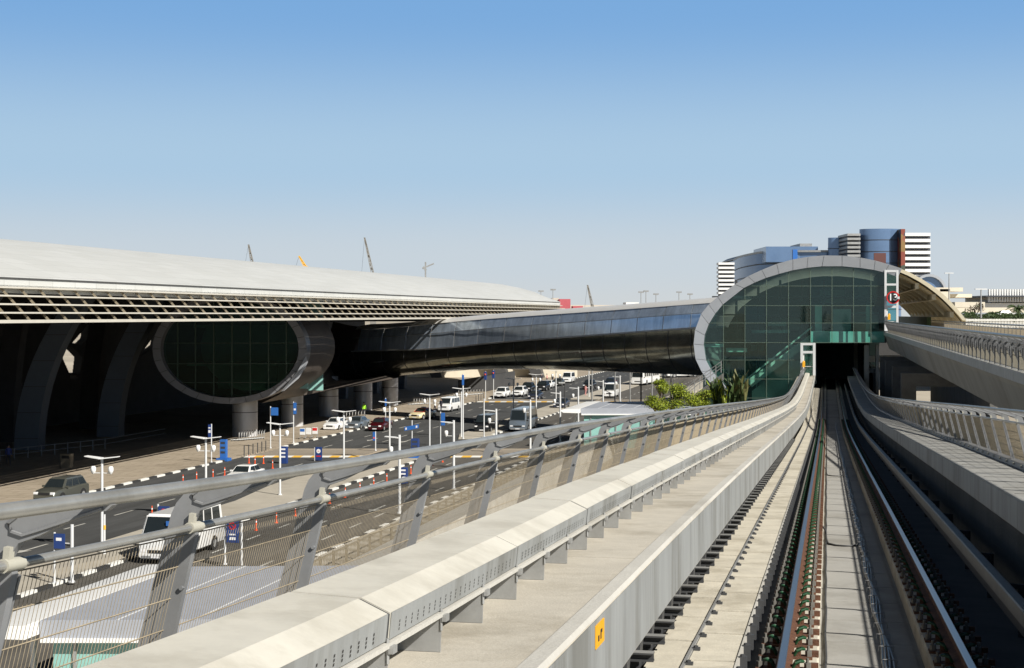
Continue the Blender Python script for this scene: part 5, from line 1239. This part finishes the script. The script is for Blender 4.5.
# ------------------------------------------------------------ people
m_skin = flat('skin', (.35,.2,.13), .6); m_hiv = flat('hivis_vest', (.35,.75,.03), .6); m_cl1 = flat('dark_clothes', (.03,.03,.045), .8); m_cl2 = flat('white_shirt', (.7,.7,.68), .8); m_cl3 = flat('pink_dress', (.65,.3,.28), .8); m_hair = flat('black_hair', (.015,.012,.01), .7)
def person(label, loc, rz, top, legs, stride=.12, arm=.15):
    V = [(0,0,.98),(0,.0,1.25),(0,0,1.45),(0,0,1.56),(0,.01,1.68),(0,.01,1.78),
         (-.10,0,.92),(-.11,stride,.50),(-.12,stride*.6,.08),(-.12,stride*.6-.13,.03),(.10,0,.92),(.11,-stride*.4,.50),(.12,-stride*1.2,.08),(.12,-stride*1.2-.13,.03),
         (-.19,0,1.42),(-.25,.02,1.15),(-.24,-arm,.90),(-.24,-arm-.03,.80),(.19,0,1.42),(.25,.02,1.15),(.24,-arm*.6,.90),(.24,-arm*.6-.02,.80)]
    Ed = [(0,1),(1,2),(2,3),(3,4),(4,5),(0,6),(6,7),(7,8),(8,9),(0,10),(10,11),(11,12),(12,13),(2,14),(14,15),(15,16),(16,17),(2,18),(18,19),(19,20),(20,21)]
    Rr = [.15,.15,.15,.06,.10,.075,.095,.065,.045,.035,.095,.065,.045,.035,.065,.045,.035,.03,.065,.045,.035,.03]
    me = bpy.data.meshes.new('person'); me.from_pydata(V, Ed, []); o = bpy.data.objects.new('person', me); COL.objects.link(o)
    md = o.modifiers.new('s', 'SKIN'); md.use_smooth_shade = True
    for i, r_ in enumerate(Rr): me.skin_vertices[0].data[i].radius = (r_, r_*.8)
    me.skin_vertices[0].data[0].use_root = True
    sb_ = o.modifiers.new('d','SUBSURF'); sb_.levels = 1; sb_.render_levels = 1
    bpy.context.view_layer.update()
    m2 = bpy.data.meshes.new_from_object(o.evaluated_get(bpy.context.evaluated_depsgraph_get())); bpy.data.objects.remove(o)
    m2.materials.clear()
    for m in (top, legs, m_skin): m2.materials.append(m)
    for p in m2.polygons: p.material_index = 2 if p.center.z > 1.5 or (abs(p.center.x) > .2 and p.center.z < .9) else (0 if p.center.z > .95 else 1)
    m2.shade_smooth(); o = bpy.data.objects.new('person', m2); COL.objects.link(o); o.location = loc; o.rotation_euler = (0,0,rz); tag(o, label, 'person')
    h = MB().sphere((0,.03,1.745), .112, 10, 6, sc=(.95,1,.9)).build('hair', m_hair, o, local=True, smooth=60)
    return o
person('person in a yellow-green safety vest standing before the third round column', ground(364,416,.13), .4, m_hiv, m_cl1)
person('person in white shirt left of the white van', ground(435,412.5,.13), 1.2, m_cl2, m_cl1)
person('person in dark clothes right beside the white van', ground(441,411.5,.13), -.6, m_cl1, m_cl1)
person('person in dark clothes seated low in the terminal shade at far left', ground(8.5,465,.13), .5, flat('blue_shirt', (.05,.07,.25), .8), m_cl1)
person('pedestrian in pink standing on the median behind the shelter', ground(585.5,395.5,.13), 2.6, m_cl3, m_cl3)
for n, x in enumerate((541.5,547,552.5,560)):
    person(('leftmost','second from left','third from left','rightmost')[n]+' of the four people standing far off by the cream wall', ground(x,383,.13), n*1.3, (m_cl1,m_cl3,m_cl1,m_cl1)[n], m_cl1)
# plaza furniture on the left
r = thing('waste_bin', ground(67,468,.13), 'tapered dark and tan bin standing on the plaza at the shadow edge', 'bin', None, R(-12))
MB().hexa([(-.42,-.3,0),(.42,-.3,0),(.42,.3,0),(-.42,.3,0)],[(-.5,-.3,1.25),(.5,-.3,1.25),(.5,.3,1.25),(-.5,.3,1.25)]).build('bin_body', m_louvd, r, local=True, bevel=.03)
MB().box(-.35,.35,-.312,-.305,.85,1.1).build('bin_opening', m_black, r, local=True)
hb = thing('barrier_rail', ground(60,455,.13), 'low metal barrier rail on the shaded plaza before the fins', 'railing')
for z in (.5,1.0): MB().tube([ground(0,461,.13)+Vector((0,0,z)), ground(105,449,.13)+Vector((0,0,z)), ground(165,438,.13)+Vector((0,0,z))], .04, 6).build('rail', m_paint, hb)
for k in range(9): p = ground(0,461,.13).lerp(ground(105,449,.13), k/8); MB().tube([p, p+Vector((0,0,1.05))], .05, 6).build('post', m_paint, hb)

# ------------------------------------------------------------ plants
def foliage(mb, c, rx, ry, rz, n, size, seedn, gap=.25):
    rnd = random.Random(seedn); c = Vector(c)
    clumps = [Vector((rnd.uniform(-1,1),rnd.uniform(-1,1),rnd.uniform(-1,1))) for _ in range(18)]
    clumps = [q for q in clumps if q.length < 1.0] or [Vector((0,0,0))]
    for i in range(n):
        k = rnd.choice(clumps); q = k*.72 + Vector((rnd.gauss(0,.17),rnd.gauss(0,.17),rnd.gauss(0,.15)))
        p = c+Vector((q.x*rx,q.y*ry,q.z*rz)); a = Vector((rnd.uniform(-1,1),rnd.uniform(-1,1),rnd.uniform(-.7,.9))).normalized(); b = a.cross(Vector((rnd.uniform(-1,1),rnd.uniform(-1,1),1))).normalized()
        s = size*rnd.uniform(.6,1.4); mb.add([p-a*s, p+b*s*.35, p+a*s, p-b*s*.35], [(0,1,2,3)], 0 if rnd.random() < .75 else 1)
def tree(name, label, c, rx, ry, rz, base, n, size, mats, seedn, cat='tree'):
    r = thing(name, (c[0],c[1],base), label, cat)
    mb = MB(); mb.tube([(c[0],c[1],base),(c[0]+.1,c[1],(base+c[2])/2),(c[0],c[1],c[2])], [.18,.14,.08], 8)
    rnd = random.Random(seedn)
    for k in range(7):
        a = rnd.uniform(0,6.28); mb.tube([(c[0],c[1],c[2]-rz*.8),(c[0]+rx*.6*math.cos(a),c[1]+ry*.6*math.sin(a),c[2]+rz*rnd.uniform(0,.6))], [.07,.02], 5)
    mb.build('trunk', m_trunk, r); mb = MB(); foliage(mb, c, rx, ry, rz, n, size, seedn); mb.build('crown', mats, r)
lf = [m_leaf, m_leafd]
for n, (x, y, d, rx, rz, sz, lab) in enumerate(((672,398,140,2.1,1.5,.09,'bright yellow-green bushy tree in front of the bridge end'),(655,403,138,1.3,.9,.08,'low light green shrub at the left of the planting by the station'),(697,398,143,1.8,1.2,.09,'yellow-green bush between the stair and the station rim'),(660,388,143,.9,.8,.08,'thin feathery green tree top rising left of the bushes'))):
    c = at(x,y,d); tree('leafy_tree' if rz > 1.3 else 'shrub', lab, c, rx, 1.6, rz, 0, 6500, sz, lf, 30+n, 'tree' if rz > 1.3 else 'shrub')
def blades(name, label, c, n, hgt, spread, mats, seedn, base=0, wd=.14, cat='plant'):
    r = thing(name, (c[0],c[1],base), label, cat); rnd = random.Random(seedn)
    mb = MB(); mb.tube([(c[0],c[1],base),(c[0],c[1],c[2])], [.16,.12], 8); mb.build('stem', m_trunk, r)
    mb = MB()
    for i in range(n):
        a = rnd.uniform(0,6.28); t = rnd.uniform(.15,1)*spread; h = hgt*rnd.uniform(.55,1); o = Vector((rnd.gauss(0,.28)*spread,rnd.uniform(-.4,.4),rnd.uniform(-1.2,.2))); s = Vector((-math.sin(a),math.cos(a),0))*wd*rnd.uniform(.6,1.3)
        p0 = Vector(c)+o; p1 = p0+Vector((math.cos(a)*t*.35,math.sin(a)*t*.35,h*.6)); p2 = p0+Vector((math.cos(a)*t,math.sin(a)*t,h)); m_ = i % 3 % 2
        mb.add([p0-s*.4,p0+s*.4,p1+s,p1-s,p2+s*.15,p2-s*.15], [(0,1,2,3),(3,2,4,5)], m_)
    mb.build('leaves', mats, r)
blades('banana_plant', 'tall dark green broad-leaved plant before the station glass, the left clump', at(717,397,143), 50, 2.1, .9, [m_leafd,m_leaf], 5, wd=.2)
blades('banana_plant', 'tall olive broad-leaved plant before the station glass, the right clump', at(737,397,142), 80, 2.5, 1.25, [m_leafd, M('olive_leaf', (.13,.13,.045), .6, var=.4, scale=3)], 6, wd=.26)
blades('spiky_plant', 'small spiky yellow-green plant beside the rim foot', at(725,400,140), 24, 1.3, .5, lf, 7, wd=.07)
def palm(label, x, y, d, h, seedn):
    c = at(x,y,d); r = thing('palm_tree', (c.x,c.y,0), label, 'palm tree'); mb = MB(); mb.tube([(c.x,c.y,0),(c.x,c.y,c.z)], [.3,.22], 8); mb.build('trunk', m_trunk, r)
    mb = MB(); rnd = random.Random(seedn)
    for i in range(34):
        a = rnd.uniform(0,6.28); e = rnd.uniform(-.5,1.1); L = h*rnd.uniform(.8,1.1); pts = []
        for k in range(6):
            t = k/5; pts.append(c+Vector((math.cos(a)*L*t*math.cos(e*.8), math.sin(a)*L*t*math.cos(e*.8), L*(math.sin(e)*t-.75*t*t))))
        sd = Vector((-math.sin(a),math.cos(a),0))
        for k in range(5):
            for s in (-1,1):
                for j in range(3):
                    p = pts[k].lerp(pts[k+1], j/3); mb.add([p, p+sd*s*.5*(1-.12*k)+Vector((0,0,-.28)), p+(pts[k+1]-pts[k])*.25], [(0,1,2)])
    mb.build('crown', m_leafd, r)
palm('spreading palm at the far right edge before the finned building', 1018, 309, 300, 3.4, 1); palm('smaller palm left of the lamp post at far right', 968, 314, 310, 2.2, 2); palm('palm with drooping fronds in the middle of the far right trees', 993, 314, 290, 2.2, 3); palm('low palm right of the white car at far right', 1006, 315, 280, 2.0, 4)
c = at(975,313,330); tree('bare_tree', 'brownish bare tree left of the far right lamp', at(975,309,330), 2.2, 2, 2.4, 0, 500, .25, [m_trunk, m_leafd], 51)
mb = MB(); rnd = random.Random(3)
a = at(966,319.5,260); b = at(1050,319.5,260)
for i in range(5200):
    p = a.lerp(b, rnd.random())+Vector((0,rnd.uniform(-2,2),rnd.uniform(-.3,.9))); s = .25; q = Vector((rnd.uniform(-1,1),rnd.uniform(-1,1),rnd.uniform(-1,1)))*s; t = Vector((rnd.uniform(-1,1),rnd.uniform(-1,1),rnd.uniform(-1,1)))*s
    mb.add([p, p+q, p+t], [(0,1,2)])
tag(mb.build('hedge', m_leafd), 'dark green clipped hedge running along the far right road', 'hedge')
tr_ = MB(); tr_.hexa([at(940,319,262)+Vector((0,0,-8)),at(1060,320,262)+Vector((0,0,-8)),at(1060,320,340)+Vector((0,0,-8)),at(940,319,340)+Vector((0,0,-8))],[at(940,319.5,262),at(1060,320.5,262),at(1060,317.2,340),at(940,317.2,340)])
o = tr_.build('raised_road', m_island); o['kind'] = 'structure'
mb = MB()
for k in range(60):
    a = at(966+1.5*k,320.6,258); mb.box(a.x,a.x+.14,a.y,a.y+.3,a.z-1.2,a.z+.3)
mb.box(at(960,320,258).x,at(1060,320,258).x,257.9,258.4,at(0,320.2,258).z-.1,at(0,320.2,258).z+.1)
tag(mb.build('balustrade', m_kw), 'low white balustrade in front of the far right hedge', 'balustrade')
s_ = sedan('small white car on the far right road', p_white); s_.location = at(1003,317.8,300); s_.rotation_euler = (0,0,R(190))
for x, yt, yb, d, lab in ((949,273,300,340,'thin street lamp left on the far right skyline'),(981,289,318,250,'thicker street lamp in front of the far right trees')):
    p = at(x,yb,d); q = at(x,yt,d); r = thing('road_lamp', p, lab, 'street lamp'); MB().tube([p,q],[.16,.10],8).build('pole', m_galv, r); MB().box(q.x-1.0,q.x+1.0,q.y-.2,q.y+.2,q.z-.12,q.z+.08).build('lamp_head', m_whitem, r)

# ------------------------------------------------------------ skyline
def crane(label, x0, y0, x1, y1, d, mat):
    a = at(x0,y0,d); b = at(x1,y1,d); r = thing('crane', (a.x,d,0), label, 'crane'); w_ = 1.1; mb = MB()
    n = 9; off = [Vector((-w_/2,0,0)),Vector((w_/2,0,0)),Vector((0,w_,0))]
    for o_ in off: mb.beam(a+o_, b+o_*.4, .25, .25)
    for k in range(n):
        p = a.lerp(b,k/n); q = a.lerp(b,(k+1)/n); mb.beam(p+off[k%3]*(1-.6*k/n), q+off[(k+1)%3]*(1-.6*(k+1)/n), .18, .18); mb.beam(p+off[(k+1)%3]*(1-.6*k/n), q+off[(k+2)%3]*(1-.6*(k+1)/n), .18, .18)
    mb.build('jib', mat, r)
    mb = MB(); mb.tube([b, Vector((b.x-1.2,b.y,a.z))], .04, 4); mb.build('hoist_cable', m_dark, r)
    mb = MB(); mb.beam(Vector((a.x,d,0)), a, 2.2, 2.2); mb.build('mast', mat, r)
m_cr = flat('crane_grey', (.22,.21,.19), .6)
crane('small crane jib rising above the terminal roof at left', 252, 262, 248.5, 244.5, 600, m_cr)
crane('tall leaning lattice crane jib above the middle of the terminal roof', 373, 275, 364.5, 237.5, 600, m_cr)
crane('leaning grey crane jib just right of the terminal roof end', 593, 309, 587.5, 285, 600, m_cr)
crane('thin yellow crane jib lying low above the terminal roof', 305, 266, 299, 256, 600, m_ylw)
p = at(425.5,280,600); r = thing('tower_crane', (p.x,600,0), 'white tower crane with short arms above the terminal roof', 'crane')
MB().beam(Vector((p.x,600,0)), at(425.5,262,600), .6, .6).build('mast', m_galv, r); MB().beam(at(422.5,268.5,600), at(434,263.5,600), .5, .5).beam(at(423,267,600),at(426,270,600),.9,.9).build('jib', m_galv, r)
def sky_box(label, x0, x1, y0, y1, d, mat, name='far_building'):
    mb = MB(); hbox(mb, x0, x1, y0, y1, d, d+20); n = int((x1-x0)/3)
    o = mb.build(name, mat); tag(o, label, 'building'); return o
m_redb = M('far_red', (.45,.10,.12), .8, var=.1); m_fb = M('far_cream', (.55,.50,.43), .8, var=.1)
sky_box('small red building on the skyline beside the terminal roof end', 559.5, 570.5, 299, 312, 700, m_redb)
sky_box('low red block on the skyline left of the leaning crane', 573, 583, 306, 312, 690, m_redb)
sky_box('narrow white tower block left of the small red building', 552, 559, 298, 312, 720, m_fb)
sky_box('long low cream building on the skyline behind the bridge', 562, 640, 305, 313, 760, m_fb)
sky_box('pale flat building with roof hut on the skyline right of the crane', 626, 639, 302.3, 312, 720, m_white)
sky_box('greyish low building on the skyline left of the station rim', 640, 700, 304.5, 312, 800, m_concd)
for n, (x, yt) in enumerate(((541,291),(553,289.5),(641,292),(646,291),(656,294),(679,292),(690,294))):
    p = at(x,312,500); q = at(x,yt,500); r = thing('skyline_lamp', p, 'tall thin floodlight mast, '+['first','second','third','fourth','fifth','sixth','seventh'][n]+' from the left on the skyline', 'mast', 'floodlight masts on the skyline'); MB().tube([p,q],.13,5).build('pole', m_galv, r); MB().box(q.x-.9,q.x+.9,q.y-.2,q.y+.2,q.z-.3,q.z+.2).build('lamp_head', m_galv, r)
# ------------------------------------------------------------ camera, sun, sky
cam = bpy.data.cameras.new('camera'); co = bpy.data.objects.new('camera', cam); COL.objects.link(co)
co.location = (0,0,E); co.rotation_euler = (R(90),0,0); cam.sensor_width = 36; cam.lens = 36*F/1024; cam.shift_y = -19/1024
cam.clip_start = .05; cam.clip_end = 20000; SC.camera = co
SUN_EL = 37.0; sd = Vector((.69,-.72,0)).normalized()       # horizontal direction towards the sun
dirv = Vector((sd.x*math.cos(R(SUN_EL)), sd.y*math.cos(R(SUN_EL)), math.sin(R(SUN_EL))))
sl = bpy.data.lights.new('sun', 'SUN'); sl.energy = 5.0; sl.angle = R(.5); sl.color = (1,.955,.88)
so = bpy.data.objects.new('sun', sl); COL.objects.link(so); so.rotation_euler = dirv.to_track_quat('Z','Y').to_euler(); so.location = (0,0,60)
wd = bpy.data.worlds.new('World'); SC.world = wd; wd.use_nodes = True; N = wd.node_tree.nodes; Lk = wd.node_tree.links
sk = N.new('ShaderNodeTexSky'); sk.sky_type = 'NISHITA'; sk.sun_disc = False; sk.sun_elevation = R(SUN_EL); sk.sun_rotation = math.atan2(sd.x, sd.y)
sk.air_density = 1.0; sk.dust_density = 1.0; sk.ozone_density = 1.5; sk.altitude = 0
bg = N['Background']; bg.inputs['Strength'].default_value = .05
# desert haze: the lowest degrees of the sky are paler and bluer than a clean atmosphere
tc = N.new('ShaderNodeTexCoord'); sx = N.new('ShaderNodeSeparateXYZ'); Lk.new(tc.outputs['Generated'], sx.inputs[0])
rp = N.new('ShaderNodeValToRGB'); E_ = rp.color_ramp.elements; rp.color_ramp.interpolation = 'EASE'
HZ = [(0.0,(9.2,9.7,9.9)),(.035,(8.5,9.6,10.5)),(.10,(6.0,8.6,11.2)),(.205,(2.95,6.0,10.6)),(.28,(.7,1.5,3.0))]
E_[0].position = 0; E_[1].position = .28
for p_, c_ in HZ[1:-1]: E_.new(p_)
for e_, (p_, c_) in zip(E_, HZ): e_.position = p_; e_.color = (c_[0]/12, c_[1]/12, c_[2]/12, 1)
Lk.new(sx.outputs['Z'], rp.inputs['Fac'])
sc_ = N.new('ShaderNodeVectorMath'); sc_.operation = 'SCALE'; sc_.inputs['Scale'].default_value = 12.0; Lk.new(rp.outputs['Color'], sc_.inputs[0])
mr = N.new('ShaderNodeMapRange'); mr.inputs['From Min'].default_value = .22; mr.inputs['From Max'].default_value = .5; mr.inputs['To Min'].default_value = 1; mr.inputs['To Max'].default_value = 0; Lk.new(sx.outputs['Z'], mr.inputs['Value'])
mx = N.new('ShaderNodeMix'); mx.data_type = 'RGBA'; Lk.new(mr.outputs[0], mx.inputs[0]); dk = N.new('ShaderNodeVectorMath'); dk.operation = 'SCALE'; dk.inputs['Scale'].default_value = .34; Lk.new(sk.outputs[0], dk.inputs[0]); Lk.new(dk.outputs[0], mx.inputs[6]); Lk.new(sc_.outputs[0], mx.inputs[7])
Lk.new(mx.outputs[2], bg.inputs['Color'])
SC.view_settings.view_transform = 'Standard'; SC.view_settings.look = 'None'; SC.view_settings.exposure = .44; SC.view_settings.gamma = 1
SC.cycles.max_bounces = 6; SC.cycles.transparent_max_bounces = 12; SC.cycles.caustics_reflective = False; SC.cycles.caustics_refractive = False
